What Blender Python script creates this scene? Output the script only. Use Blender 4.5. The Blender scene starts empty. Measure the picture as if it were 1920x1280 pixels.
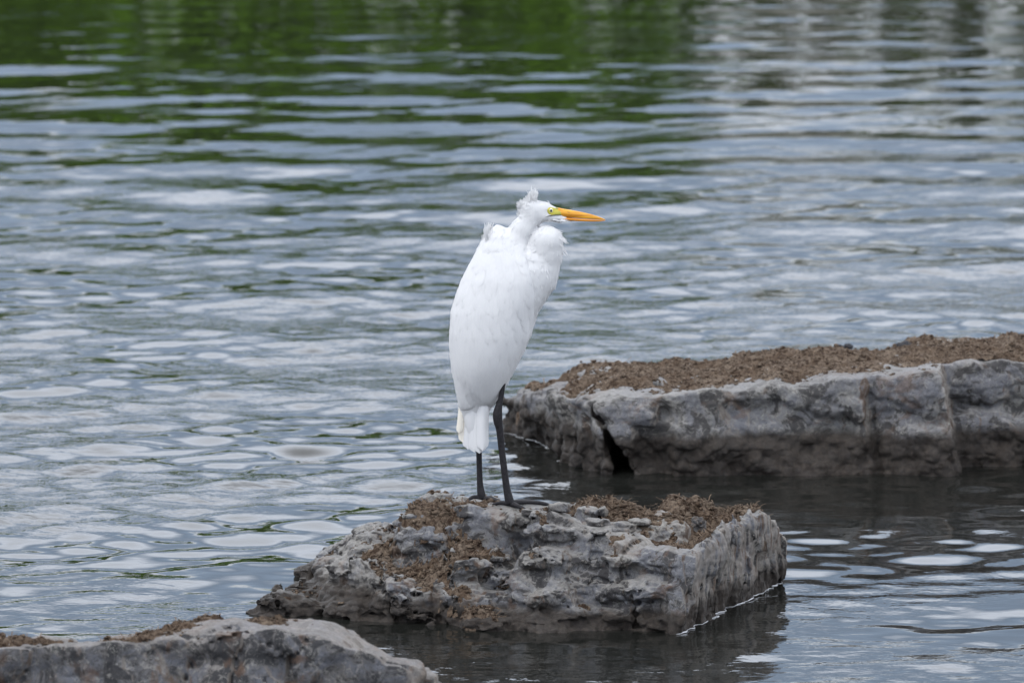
import bpy, math, random
import numpy as np
from mathutils import Vector, Matrix
from mathutils.bvhtree import BVHTree

random.seed(7)
RNG = np.random.default_rng(11)
scene = bpy.context.scene
COL = scene.collection

# ------------------------------------------------------------------ camera
CAM_H = 2.6
PITCH = math.radians(7.44)
cam_data = bpy.data.cameras.new("camera")
cam = bpy.data.objects.new("camera", cam_data)
COL.objects.link(cam)
cam.location = (0, 0, CAM_H)
cam.rotation_euler = (math.radians(90) - PITCH, 0, 0)
cam_data.sensor_width = 36.0
cam_data.lens = 228.5
cam_data.clip_start = 0.5
cam_data.clip_end = 2000
cam_data.dof.use_dof = True
cam_data.dof.focus_distance = 15.22
cam_data.dof.aperture_fstop = 8.0
cam_data.dof.aperture_blades = 9
scene.camera = cam

# ------------------------------------------------------------------ world: thin broken overcast
world = bpy.data.worlds.new("World")
scene.world = world
world.use_nodes = True
SUN_EL, SUN_AZ = math.radians(52), math.radians(-40)


def build_world():
    nt = world.node_tree
    N, L = nt.nodes, nt.links
    N.clear()
    out = N.new("ShaderNodeOutputWorld")
    bg = N.new("ShaderNodeBackground")
    bg.inputs["Strength"].default_value = 0.1
    sky = N.new("ShaderNodeTexSky")
    sky.sky_type = 'NISHITA'
    sky.sun_disc = False
    sky.sun_elevation = SUN_EL
    sky.sun_rotation = SUN_AZ
    tc = N.new("ShaderNodeTexCoord")
    sep = N.new("ShaderNodeSeparateXYZ")
    L.new(tc.outputs["Generated"], sep.inputs[0])
    # cloud decks: long soft layers, seen edge-on toward the horizon
    mp = N.new("ShaderNodeMapping")
    mp.inputs["Scale"].default_value = (1.6, 1.6, 9.0)
    L.new(tc.outputs["Generated"], mp.inputs["Vector"])
    nz = N.new("ShaderNodeTexNoise")
    nz.inputs["Scale"].default_value = 1.5
    nz.inputs["Detail"].default_value = 5
    nz.inputs["Roughness"].default_value = 0.5
    L.new(mp.outputs[0], nz.inputs["Vector"])
    m1 = N.new("ShaderNodeMath"); m1.operation = 'MULTIPLY_ADD'
    L.new(nz.outputs["Fac"], m1.inputs[0])
    m1.inputs[1].default_value = 0.08
    m1.inputs[2].default_value = -0.04
    ad = N.new("ShaderNodeMath"); ad.operation = 'ADD'
    L.new(sep.outputs["Z"], ad.inputs[0]); L.new(m1.outputs[0], ad.inputs[1])
    ramp = N.new("ShaderNodeValToRGB")
    cr = ramp.color_ramp
    cr.interpolation = 'EASE'
    stops = [(0.0, (0.98, 1.05, 1.15)), (0.12, (0.98, 1.05, 1.15)), (0.148, (0.455, 0.59, 0.80)), (0.205, (0.455, 0.59, 0.80)),
             (0.31, (2.0, 2.16, 2.46)), (0.50, (2.55, 2.70, 2.98)), (0.70, (2.1, 2.18, 2.33)), (0.86, (1.0, 1.04, 1.11)), (1.0, (0.55, 0.58, 0.63))]
    while len(cr.elements) < len(stops):
        cr.elements.new(0.5)
    for e, (p, c) in zip(cr.elements, stops):
        e.position = p
        e.color = (c[0], c[1], c[2], 1)
    L.new(ad.outputs[0], ramp.inputs[0])
    sc = N.new("ShaderNodeVectorMath"); sc.operation = 'SCALE'
    sc.inputs["Scale"].default_value = 10.0
    L.new(ramp.outputs["Color"], sc.inputs[0])
    mix = N.new("ShaderNodeMixRGB")
    mix.inputs["Fac"].default_value = 0.93
    L.new(sky.outputs[0], mix.inputs[1]); L.new(sc.outputs[0], mix.inputs[2])
    L.new(mix.outputs[0], bg.inputs["Color"])
    L.new(bg.outputs[0], out.inputs["Surface"])


build_world()

sun_data = bpy.data.lights.new("sun", 'SUN')
sun_data.energy = 0.9
sun_data.angle = math.radians(12)
sun_data.color = (1.0, 0.96, 0.9)
sun = bpy.data.objects.new("sun", sun_data)
COL.objects.link(sun)
sd = Vector((math.sin(SUN_AZ) * math.cos(SUN_EL), -math.cos(SUN_AZ) * math.cos(SUN_EL) * 0.7, math.sin(SUN_EL)))
sun.location = sd * 30
sun.rotation_euler = (-sd).to_track_quat('-Z', 'Y').to_euler()

scene.view_settings.view_transform = 'Standard'
scene.view_settings.look = 'None'
scene.view_settings.exposure = 0.2
scene.view_settings.gamma = 1.0
scene.view_settings.use_curve_mapping = False
scene.cycles.use_denoising = True
scene.cycles.max_bounces = 6
scene.cycles.sample_clamp_indirect = 6

# ------------------------------------------------------------------ small helpers
PXR = 36.0 / 228.5 / 1920.0          # radians per photograph pixel


def on_ray(px, py, dist_y):
    """point of the place at forward distance dist_y that the photograph shows at px, py"""
    dep = PITCH + math.atan((py - 640) * PXR)
    z = CAM_H - dist_y * math.tan(dep)
    depth = dist_y * math.cos(PITCH) + (CAM_H - z) * math.sin(PITCH)
    return ((px - 960) * PXR * depth, dist_y, z)


def mesh_np(name, V, F, smooth=True):
    V = np.asarray(V, np.float32)
    F = np.asarray(F, np.int32)
    me = bpy.data.meshes.new(name)
    k = F.shape[1]
    me.vertices.add(len(V)); me.vertices.foreach_set("co", V.ravel())
    me.loops.add(F.size); me.loops.foreach_set("vertex_index", F.ravel())
    me.polygons.add(len(F))
    me.polygons.foreach_set("loop_start", np.arange(0, F.size, k, dtype=np.int32))
    if smooth:
        me.polygons.foreach_set("use_smooth", np.ones(len(F), bool))
    me.update(calc_edges=True)
    return me


def link(name, me, mat=None, parent=None):
    o = bpy.data.objects.new(name, me)
    COL.objects.link(o)
    if mat is not None and me is not None:
        me.materials.append(mat)
    if parent is not None:
        o.parent = parent
    return o


def tag(o, label=None, category=None, group=None, kind=None):
    if label: o["label"] = label
    if category: o["category"] = category
    if group: o["group"] = group
    if kind: o["kind"] = kind
    return o


class Soup:
    """collects loose pieces into one mesh"""
    def __init__(self):
        self.V, self.F, self.n = [], [], 0

    def add(self, V, F):
        V = np.asarray(V, float); F = np.asarray(F, int)
        if F.shape[1] == 3:
            F = np.concatenate([F, F[:, 2:3]], 1)
        self.V.append(V); self.F.append(F + self.n); self.n += len(V)

    def mesh(self, name, smooth=True):
        V = np.concatenate(self.V); F = np.concatenate(self.F)
        tri = F[:, 2] == F[:, 3]
        me = bpy.data.meshes.new(name)
        cnt = np.where(tri, 3, 4)
        loops = F.ravel()[np.stack([np.ones(len(F), bool)] * 3 + [~tri], 1).ravel()]
        me.vertices.add(len(V)); me.vertices.foreach_set("co", V.astype(np.float32).ravel())
        me.loops.add(len(loops)); me.loops.foreach_set("vertex_index", loops.astype(np.int32))
        me.polygons.add(len(F))
        st = np.concatenate([[0], np.cumsum(cnt)[:-1]]).astype(np.int32)
        me.polygons.foreach_set("loop_start", st)
        if smooth:
            me.polygons.foreach_set("use_smooth", np.ones(len(F), bool))
        me.update(calc_edges=True)
        return me


def tube(points, radii, seg=10, squash=1.0, cap=True):
    """tapered tube through points; returns V, F (quads)"""
    P = np.asarray(points, float); R = np.asarray(radii, float)
    n = len(P)
    T = np.gradient(P, axis=0); T /= np.linalg.norm(T, axis=1)[:, None] + 1e-9
    ref = np.array([0, 1.0, 0]) if abs(T[0][1]) < 0.8 else np.array([0, 0, 1.0])
    V = []
    for i in range(n):
        a = np.cross(T[i], ref); a /= np.linalg.norm(a) + 1e-9
        b = np.cross(T[i], a)
        for k in range(seg):
            t = 2 * math.pi * k / seg
            V.append(P[i] + R[i] * (a * math.cos(t) + b * math.sin(t) * squash))
    F = []
    for i in range(n - 1):
        for k in range(seg):
            k2 = (k + 1) % seg
            F.append((i * seg + k, i * seg + k2, (i + 1) * seg + k2, (i + 1) * seg + k))
    if cap:
        for ring, flip in ((0, True), (n - 1, False)):
            c = len(V); V.append(P[ring] + (T[ring] * R[ring] * 0.35 * (-1 if flip else 1)))
            for k in range(seg):
                k2 = (k + 1) % seg
                q = (ring * seg + k, ring * seg + k2, c, c)
                F.append((q[1], q[0], c, c) if flip else q)
    return np.array(V), np.array(F)


def resample(points, radii, n):
    """smooth Catmull-Rom resampling of a chain"""
    P = np.asarray(points, float); R = np.asarray(radii, float)
    Q = np.concatenate([P, R[:, None]], 1)
    m = len(Q) - 1
    out = []
    for t in np.linspace(0, m, n):
        i = min(int(t), m - 1); u = t - i
        p0, p1, p2, p3 = Q[max(i - 1, 0)], Q[i], Q[i + 1], Q[min(i + 2, m)]
        out.append(0.5 * ((2 * p1) + (-p0 + p2) * u + (2 * p0 - 5 * p1 + 4 * p2 - p3) * u * u + (-p0 + 3 * p1 - 3 * p2 + p3) * u ** 3))
    out = np.array(out)
    return out[:, :3], np.maximum(out[:, 3], 1e-4)


# ------------------------------------------------------------------ numpy noise
PERM = RNG.permutation(256).astype(np.int32)
PERM = np.concatenate([PERM, PERM, PERM])
_g = RNG.normal(size=(256, 3)); GRAD = (_g / np.linalg.norm(_g, axis=1)[:, None]).astype(np.float32)


def perlin(x, y, z):
    x = np.asarray(x, np.float32); y = np.asarray(y, np.float32); z = np.asarray(z, np.float32)
    xi = np.floor(x); yi = np.floor(y); zi = np.floor(z)
    xf, yf, zf = x - xi, y - yi, z - zi
    X = xi.astype(np.int32) & 255; Y = yi.astype(np.int32) & 255; Z = zi.astype(np.int32) & 255
    u = xf * xf * xf * (xf * (xf * 6 - 15) + 10)
    v = yf * yf * yf * (yf * (yf * 6 - 15) + 10)
    w = zf * zf * zf * (zf * (zf * 6 - 15) + 10)
    res = 0
    for dx in (0, 1):
        A = PERM[X + dx]
        wx = u if dx else 1 - u
        for dy in (0, 1):
            B = PERM[A + Y + dy]
            wy = v if dy else 1 - v
            for dz in (0, 1):
                g = GRAD[PERM[B + Z + dz] & 255]
                wz = w if dz else 1 - w
                res = res + wx * wy * wz * (g[..., 0] * (xf - dx) + g[..., 1] * (yf - dy) + g[..., 2] * (zf - dz))
    return res * 1.6


def fbm(x, y, z, octaves=4, gain=0.5, ridged=False):
    a, f, s = 1.0, 1.0, 0
    for o in range(octaves):
        n = perlin(x * f + 17.3 * o, y * f + 5.1 * o, z * f + 9.7 * o)
        if ridged:
            n = 1 - 2 * np.abs(n)
        s = s + a * n
        a *= gain; f *= 2.03
    return s


def facets(x, y, z, cell, seed=0):
    """chipped-stone relief: every cell a randomly tilted plane; returns relief in -1..1 and border distance"""
    p = np.stack([x, y, z], -1).astype(np.float32) / cell
    b = np.floor(p - 0.5).astype(np.int64)
    best = np.full(p.shape[0], 1e9, np.float32); second = best.copy()
    rel = np.zeros(p.shape[0], np.float32)
    for dx in (0, 1):
        for dy in (0, 1):
            for dz in (0, 1):
                c = b + np.array([dx, dy, dz])
                h = (c[:, 0] * 73856093) ^ (c[:, 1] * 19349663) ^ (c[:, 2] * 83492791) ^ (seed * 2654435)
                h = (h * 2654435761) & 0xffffffff
                h ^= h >> 15
                r1 = ((h & 1023) / 1023.0).astype(np.float32)
                r2 = (((h >> 10) & 1023) / 1023.0).astype(np.float32)
                r3 = (((h >> 20) & 1023) / 1023.0).astype(np.float32)
                d = p - (c + 0.5) - np.stack([r1 - .5, r2 - .5, r3 - .5], -1) * 0.8
                dist = (d * d).sum(-1)
                tilt = (d[:, 0] * (r2 - .5) + d[:, 1] * (r3 - .5) + d[:, 2] * (r1 - .5)) * 2.2 + (((h >> 5) & 255) / 255.0 - .5)
                m = dist < best
                second = np.where(m, best, np.minimum(second, dist))
                best = np.where(m, dist, best)
                rel = np.where(m, tilt, rel)
    return rel, np.sqrt(second) - np.sqrt(best)


def plates(x, y, z, cell, seed=0, tilt=0.9, flat=0.42, fall=3.2):
    """broken-stone relief: overlapping flat, tilted plates meeting in sharp creases; continuous, about 0..1"""
    p = np.stack([x, y, z], -1).astype(np.float32) / cell
    b = np.floor(p - 0.5).astype(np.int64)
    best = np.full(p.shape[0], -9.0, np.float32)
    for dx in (0, 1):
        for dy in (0, 1):
            for dz in (0, 1):
                c = b + np.array([dx, dy, dz])
                h = (c[:, 0] * 73856093) ^ (c[:, 1] * 19349663) ^ (c[:, 2] * 83492791) ^ (seed * 2654435)
                h = (h * 2654435761) & 0xffffffff
                h ^= h >> 15
                h = (h * 2246822519) & 0xffffffff
                h ^= h >> 13
                r1 = ((h & 1023) / 1023.0).astype(np.float32) - .5
                r2 = (((h >> 10) & 1023) / 1023.0).astype(np.float32) - .5
                r3 = (((h >> 20) & 1023) / 1023.0).astype(np.float32) - .5
                r4 = (((h >> 6) & 255) / 255.0).astype(np.float32)
                d = p - (c + 0.5) - np.stack([r1, r2, r3], -1) * 0.7
                dist = np.sqrt((d * d).sum(-1))
                v = r4 * 0.7 + tilt * (d[:, 0] * r2 + d[:, 1] * r3 + d[:, 2] * r1) - fall * np.maximum(dist - flat, 0)
                best = np.maximum(best, v)
    return np.clip(best, -0.9, 1.2)


def main_piece(V, F):
    """keep the one connected stone, drop loose crumbs"""
    lab = np.arange(len(V))
    a = np.concatenate([F[:, i] for i in range(4)]); b = np.concatenate([F[:, (i + 1) % 4] for i in range(4)])
    for _ in range(400):
        m = np.minimum(lab[a], lab[b])
        new = lab.copy()
        np.minimum.at(new, a, m); np.minimum.at(new, b, m)
        new = new[new]
        if (new == lab).all():
            break
        lab = new
    ids, cnt = np.unique(lab, return_counts=True)
    keep = lab == ids[cnt.argmax()]
    idx = np.cumsum(keep) - 1
    return V[keep], idx[F[keep[F[:, 0]]]]


def sstep(a, b, x):
    t = np.clip((x - a) / (b - a), 0, 1)
    return t * t * (3 - 2 * t)


def smax(a, b, k):
    h = np.clip(0.5 + 0.5 * (a - b) / k, 0, 1)
    return b * (1 - h) + a * h + k * h * (1 - h)


def smin(a, b, k):
    return -smax(-a, -b, k)


def surface_nets(f, origin, h):
    s = f < 0
    nx, ny, nz = f.shape
    cnt = np.zeros((nx - 1, ny - 1, nz - 1), np.int8)
    for i in (0, 1):
        for j in (0, 1):
            for k in (0, 1):
                cnt += s[i:nx - 1 + i, j:ny - 1 + j, k:nz - 1 + k]
    act = (cnt > 0) & (cnt < 8)
    idx = np.full(act.shape, -1, np.int64)
    I = np.argwhere(act)
    idx[act] = np.arange(len(I))
    acc = np.zeros((len(I), 3)); num = np.zeros(len(I))
    cs = [(i, j, k) for i in (0, 1) for j in (0, 1) for k in (0, 1)]
    for a in cs:
        for ax in range(3):
            if a[ax] == 0:
                b = list(a); b[ax] = 1
                fa = f[I[:, 0] + a[0], I[:, 1] + a[1], I[:, 2] + a[2]]
                fb = f[I[:, 0] + b[0], I[:, 1] + b[1], I[:, 2] + b[2]]
                m = (fa < 0) != (fb < 0)
                t = np.where(m, fa / np.where(m, fa - fb, 1), 0)
                p = np.tile(np.array(a, float), (len(I), 1)); p[:, ax] = t
                acc += p * m[:, None]; num += m
    V = (I + acc / num[:, None]) * h + np.asarray(origin)
    Q = []
    for ax in range(3):
        sl0 = [slice(None)] * 3; sl1 = [slice(None)] * 3
        sl0[ax] = slice(0, -1); sl1[ax] = slice(1, None)
        a, b = s[tuple(sl0)], s[tuple(sl1)]
        for inside_first in (True, False):
            m = (a & ~b) if inside_first else (~a & b)
            E = np.argwhere(m)
            u, w = (ax + 1) % 3, (ax + 2) % 3
            ok = (E[:, u] > 0) & (E[:, w] > 0) & (E[:, u] < f.shape[u] - 1) & (E[:, w] < f.shape[w] - 1)
            E = E[ok]
            ring = []
            for du, dw in ((-1, -1), (0, -1), (0, 0), (-1, 0)):
                c = E.copy(); c[:, u] += du; c[:, w] += dw
                ring.append(idx[c[:, 0], c[:, 1], c[:, 2]])
            q = np.stack(ring, 1)
            Q.append(q if inside_first else q[:, ::-1])
    return V, np.concatenate(Q)


def subdivide(V, F):
    n = len(V)
    E = np.concatenate([F[:, [0, 1]], F[:, [1, 2]], F[:, [2, 3]], F[:, [3, 0]]])
    key = np.sort(E, 1)
    u, inv = np.unique(key[:, 0] * (n + 1) + key[:, 1], return_inverse=True)
    ua, ub = u // (n + 1), u % (n + 1)
    mid = (V[ua] + V[ub]) / 2
    cen = V[F].mean(1)
    m = len(F)
    e = inv.reshape(4, m) + n
    c = np.arange(m) + n + len(u)
    NF = np.concatenate([np.stack([F[:, i], e[i], c, e[(i + 3) % 4]], 1) for i in range(4)])
    return np.concatenate([V, mid, cen]), NF


def relax(V, F, it=1, w=0.5):
    a = np.concatenate([F[:, i] for i in range(4)]); b = np.concatenate([F[:, (i + 1) % 4] for i in range(4)])
    for _ in range(it):
        S = np.zeros_like(V); C = np.zeros(len(V))
        for c in range(3):
            S[:, c] = np.bincount(a, V[b, c], len(V)) + np.bincount(b, V[a, c], len(V))
        C = np.bincount(a, minlength=len(V)) + np.bincount(b, minlength=len(V))
        V = V * (1 - w) + w * S / np.maximum(C, 1)[:, None]
    return V


def normals(V, F):
    n = np.cross(V[F[:, 2]] - V[F[:, 0]], V[F[:, 3]] - V[F[:, 1]])
    N = np.zeros_like(V)
    for i in range(4):
        for c in range(3):
            N[:, c] += np.bincount(F[:, i], n[:, c], len(V))
    return N / (np.linalg.norm(N, axis=1)[:, None] + 1e-12)


# ------------------------------------------------------------------ materials
def new_mat(name):
    m = bpy.data.materials.new(name)
    m.use_nodes = True
    nt = m.node_tree
    return m, nt.nodes, nt.links, nt.nodes["Principled BSDF"]


def noise_node(N, L, vec, scale, detail=5, rough=0.55, dist=0.0):
    n = N.new("ShaderNodeTexNoise")
    n.inputs["Scale"].default_value = scale
    n.inputs["Detail"].default_value = detail
    n.inputs["Roughness"].default_value = rough
    n.inputs["Distortion"].default_value = dist
    L.new(vec, n.inputs["Vector"])
    return n.outputs["Fac"]


def ramp_node(N, L, fac, stops, interp='LINEAR'):
    r = N.new("ShaderNodeValToRGB")
    cr = r.color_ramp
    cr.interpolation = interp
    while len(cr.elements) < len(stops):
        cr.elements.new(0.5)
    for e, (p, c) in zip(cr.elements, stops):
        e.position = p
        e.color = (c, c, c, 1) if not isinstance(c, tuple) else (c[0], c[1], c[2], 1)
    L.new(fac, r.inputs[0])
    return r.outputs["Color"]


def mix_node(N, L, fac, a, b, mode='MIX'):
    m = N.new("ShaderNodeMixRGB")
    m.blend_type = mode
    for sock, v in ((m.inputs[0], fac), (m.inputs[1], a), (m.inputs[2], b)):
        if isinstance(v, (int, float)):
            sock.default_value = v
        elif isinstance(v, tuple):
            sock.default_value = (v[0], v[1], v[2], 1)
        else:
            L.new(v, sock)
    return m.outputs[0]


def math_node(N, L, op, a, b=None, c=None):
    m = N.new("ShaderNodeMath")
    m.operation = op
    for i, v in enumerate((a, b, c)):
        if v is None: continue
        if isinstance(v, (int, float)): m.inputs[i].default_value = v
        else: L.new(v, m.inputs[i])
    return m.outputs[0]


def rock_material(name, grey, warm, dark, wet_top, wet_soft, blue=0.5, dust=0.5, dust_col=(0.50, 0.47, 0.44), stain=0.4, dust_lo=0.80):
    m, N, L, B = new_mat(name)
    tc = N.new("ShaderNodeTexCoord")
    P = tc.outputs["Object"]
    geo = N.new("ShaderNodeNewGeometry")
    sp = N.new("ShaderNodeSeparateXYZ"); L.new(P, sp.inputs[0])
    sn = N.new("ShaderNodeSeparateXYZ"); L.new(geo.outputs["Normal"], sn.inputs[0])
    big = noise_node(N, L, P, 6, 6, 0.6, 0.6)
    mid = noise_node(N, L, P, 15, 8, 0.66, 0.9)
    fine = noise_node(N, L, P, 110, 6, 0.78)
    col = mix_node(N, L, ramp_node(N, L, big, [(0.44, 0.0), (0.56, 1.0)]), grey, warm)
    col = mix_node(N, L, ramp_node(N, L, mid, [(0.46, 0.0), (0.60, blue)]), col, (0.135, 0.142, 0.168))
    col = mix_node(N, L, ramp_node(N, L, mid, [(0.45, 0.92), (0.50, 0.0)]), col, dark)
    fl = noise_node(N, L, P, 42, 8, 0.78, 1.6)
    col = mix_node(N, L, ramp_node(N, L, fl, [(0.54, 0.0), (0.60, 0.5)]), col, (0.36, 0.345, 0.315))
    sp2 = noise_node(N, L, P, 75, 8, 0.8, 2.0)
    col = mix_node(N, L, ramp_node(N, L, sp2, [(0.415, 0.65), (0.455, 0.0)]), col, dark)
    # rusty brown stains with a shape of their own
    st = noise_node(N, L, P, 9, 5, 0.6, 1.5)
    col = mix_node(N, L, ramp_node(N, L, st, [(0.56, 0.0), (0.64, stain)]), col, (0.13, 0.075, 0.045))
    # rain-washed brown streaks on the upright split side
    vm = N.new("ShaderNodeMapping"); vm.inputs["Scale"].default_value = (1, 1, 0.10)
    L.new(P, vm.inputs["Vector"])
    vs = noise_node(N, L, vm.outputs[0], 34, 5, 0.65, 0.5)
    face = ramp_node(N, L, math_node(N, L, 'MULTIPLY_ADD', mid, 0.3, sn.outputs["X"]), [(0.55, 0.0), (0.8, 1.0)])
    col = mix_node(N, L, math_node(N, L, 'MULTIPLY', face, 0.55), col, (0.29, 0.255, 0.22))
    col = mix_node(N, L, math_node(N, L, 'MULTIPLY', face, ramp_node(N, L, vs, [(0.52, 0.0), (0.60, 0.85)])), col, (0.10, 0.062, 0.042))
    # pale dust lying on the flat tops
    up = math_node(N, L, 'MULTIPLY_ADD', big, 0.9, math_node(N, L, 'MULTIPLY_ADD', mid, 0.9, sn.outputs["Z"]))
    up = math_node(N, L, 'ADD', up, -0.65)
    col = mix_node(N, L, ramp_node(N, L, up, [(dust_lo, 0.0), (dust_lo + 0.28, dust)]), col, dust_col)
    col = mix_node(N, L, 0.55, col, ramp_node(N, L, fine, [(0.30, 0.35), (0.7, 0.75)]), 'OVERLAY')
    # water-soaked, algae-browned foot of the stone
    wz = math_node(N, L, 'MULTIPLY_ADD', mid, -wet_soft * 2.4, sp.outputs["Z"])
    wz = math_node(N, L, 'MULTIPLY_ADD', big, -wet_soft * 3.0, wz)
    mr = N.new("ShaderNodeMapRange")
    mr.inputs["From Min"].default_value = wet_top - wet_soft * 2.7 - 0.012
    mr.inputs["From Max"].default_value = wet_top - wet_soft * 2.7 + 0.012
    mr.inputs["To Min"].default_value = 1.0; mr.inputs["To Max"].default_value = 0.0
    L.new(wz, mr.inputs["Value"])
    wet = mr.outputs[0]
    wcol = mix_node(N, L, ramp_node(N, L, fl, [(0.35, 0.0), (0.65, 1.0)]), (0.014, 0.011, 0.009), (0.060, 0.046, 0.036))
    col = mix_node(N, L, math_node(N, L, 'MULTIPLY', wet, 0.93), col, wcol)
    L.new(col, B.inputs["Base Color"])
    rg = math_node(N, L, 'MULTIPLY_ADD', wet, -0.30, 0.85)
    L.new(rg, B.inputs["Roughness"])
    B.inputs["Specular IOR Level"].default_value = 0.35
    b1 = N.new("ShaderNodeBump"); b1.inputs["Strength"].default_value = 1.0; b1.inputs["Distance"].default_value = 0.013
    L.new(mix_node(N, L, 0.5, mix_node(N, L, 0.6, fl, fine), sp2), b1.inputs["Height"])
    L.new(b1.outputs[0], B.inputs["Normal"])
    return m


def plain_mat(name, col, rough=0.6, var=0.25, scale=60, col2=None, spec=0.4, bump=0.0, stretch=None):
    m, N, L, B = new_mat(name)
    tc = N.new("ShaderNodeTexCoord")
    vec = tc.outputs["Object"]
    if stretch:
        mp = N.new("ShaderNodeMapping"); mp.inputs["Scale"].default_value = stretch
        L.new(vec, mp.inputs["Vector"]); vec = mp.outputs[0]
    n = noise_node(N, L, vec, scale, 5, 0.6)
    c2 = col2 or tuple(c * (1 - var) for c in col)
    c = mix_node(N, L, ramp_node(N, L, n, [(0.35, 0.0), (0.65, 1.0)]), col, c2)
    L.new(c, B.inputs["Base Color"])
    B.inputs["Roughness"].default_value = rough
    B.inputs["Specular IOR Level"].default_value = spec
    if bump:
        b = N.new("ShaderNodeBump"); b.inputs["Strength"].default_value = 0.7; b.inputs["Distance"].default_value = bump
        L.new(n, b.inputs["Height"]); L.new(b.outputs[0], B.inputs["Normal"])
    return m


MAT = {}
MAT['rock_mid'] = rock_material("limestone_grey", (0.185, 0.185, 0.193), (0.265, 0.247, 0.222), (0.045, 0.042, 0.043), 0.054, 0.030, 0.6, 0.40, (0.35, 0.335, 0.312), 0.55, 0.84)
MAT['rock_back'] = rock_material("limestone_banded", (0.175, 0.172, 0.178), (0.255, 0.242, 0.220), (0.055, 0.052, 0.052), 0.110, 0.020, 0.55, 0.4, (0.32, 0.31, 0.30), 0.45)
MAT['rock_near'] = rock_material("limestone_blue", (0.105, 0.10, 0.098), (0.145, 0.132, 0.12), (0.038, 0.038, 0.042), 0.03, 0.02, 0.75, 0.42, (0.33, 0.305, 0.285), 0.6, 0.95)


def debris_material():
    m, N, L, B = new_mat("dry_weed")
    P = N.new("ShaderNodeTexCoord").outputs["Object"]
    a = noise_node(N, L, P, 12, 5, 0.65, 0.8)
    b = noise_node(N, L, P, 70, 7, 0.75, 1.0)
    c = noise_node(N, L, P, 160, 4, 0.7)
    col = mix_node(N, L, ramp_node(N, L, a, [(0.40, 0.0), (0.60, 1.0)]), (0.105, 0.074, 0.052), (0.168, 0.130, 0.099))
    col = mix_node(N, L, ramp_node(N, L, b, [(0.43, 1.0), (0.53, 0.0)]), col, (0.036, 0.023, 0.016))
    col = mix_node(N, L, ramp_node(N, L, b, [(0.60, 0.0), (0.68, 0.7)]), col, (0.31, 0.245, 0.185))
    col = mix_node(N, L, ramp_node(N, L, c, [(0.68, 0.0), (0.72, 0.8)]), col, (0.5, 0.48, 0.44))
    L.new(col, B.inputs["Base Color"])
    B.inputs["Roughness"].default_value = 0.95
    B.inputs["Specular IOR Level"].default_value = 0.1
    bm = N.new("ShaderNodeBump"); bm.inputs["Strength"].default_value = 0.9; bm.inputs["Distance"].default_value = 0.008
    L.new(b, bm.inputs["Height"]); L.new(bm.outputs[0], B.inputs["Normal"])
    return m


MAT['debris'] = debris_material()
MAT['fibre'] = plain_mat("dry_straw", (0.175, 0.128, 0.092), 0.9, scale=30, col2=(0.065, 0.043, 0.029), spec=0.1)
MAT['chip'] = plain_mat("pale_chip", (0.36, 0.335, 0.315), 0.9, scale=50, spec=0.2)
MAT['black_lump'] = plain_mat("black_lump", (0.022, 0.022, 0.026), 0.7, scale=80)
MAT['feather'] = plain_mat("white_feather", (0.60, 0.60, 0.605), 0.85, scale=26, col2=(0.575, 0.575, 0.585), spec=0.12, bump=0.00025, stretch=(9, 9, 0.9))
MAT['plume'] = plain_mat("white_plume", (0.66, 0.66, 0.665), 0.9, scale=26, col2=(0.635, 0.635, 0.64), spec=0.1)
MAT['cream'] = plain_mat("cream_feather", (0.70, 0.66, 0.59), 0.85, scale=26, col2=(0.66, 0.615, 0.54), spec=0.12, stretch=(9, 9, 0.9))
MAT['bill'] = plain_mat("orange_bill", (0.78, 0.39, 0.035), 0.42, scale=30, col2=(0.50, 0.185, 0.018), stretch=(0.5, 3, 7))
MAT['bill_low'] = plain_mat("orange_bill_lower", (0.66, 0.27, 0.022), 0.42, scale=30, col2=(0.44, 0.15, 0.012), stretch=(0.5, 3, 7))
MAT['lore'] = plain_mat("yellow_green_skin", (0.50, 0.43, 0.055), 0.5, scale=120, col2=(0.34, 0.33, 0.05))
MAT['gape'] = plain_mat("dark_gape_line", (0.10, 0.10, 0.085), 0.6)
MAT['iris'] = plain_mat("pale_iris", (0.80, 0.78, 0.62), 0.15, 0.1)
MAT['pupil'] = plain_mat("black_pupil", (0.006, 0.006, 0.006), 0.08, 0.0)
MAT['leg'] = plain_mat("black_leg", (0.008, 0.0075, 0.009), 0.6, scale=200, col2=(0.022, 0.020, 0.023), spec=0.22, bump=0.0012)
MAT['glint'] = plain_mat("glint", (0.72, 0.73, 0.75), 0.5, scale=90, col2=(0.5, 0.5, 0.52))  # near-white colour standing in for the water's bright reflection edge


def leaf_material(name, a, b):
    m, N, L, B = new_mat(name)
    oi = N.new("ShaderNodeTexCoord")
    n = noise_node(N, L, oi.outputs["Object"], 1.3, 4, 0.6)
    c = mix_node(N, L, ramp_node(N, L, n, [(0.35, 0.0), (0.65, 1.0)]), a, b)
    L.new(c, B.inputs["Base Color"])
    B.inputs["Roughness"].default_value = 0.6
    B.inputs["Specular IOR Level"].default_value = 0.2
    return m


MAT['leaf'] = leaf_material("bank_leaf", (0.105, 0.215, 0.002), (0.050, 0.10, 0.002))
MAT['leaf_dark'] = leaf_material("bank_leaf_dark", (0.070, 0.115, 0.008), (0.040, 0.045, 0.012))
MAT['bank'] = plain_mat("bank_soil", (0.07, 0.10, 0.025), 0.95, scale=2, col2=(0.05, 0.06, 0.025))
MAT['pale_stone'] = plain_mat("pale_bank_stone", (0.26, 0.255, 0.22), 0.9, scale=1.5, col2=(0.07, 0.075, 0.05))

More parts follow.
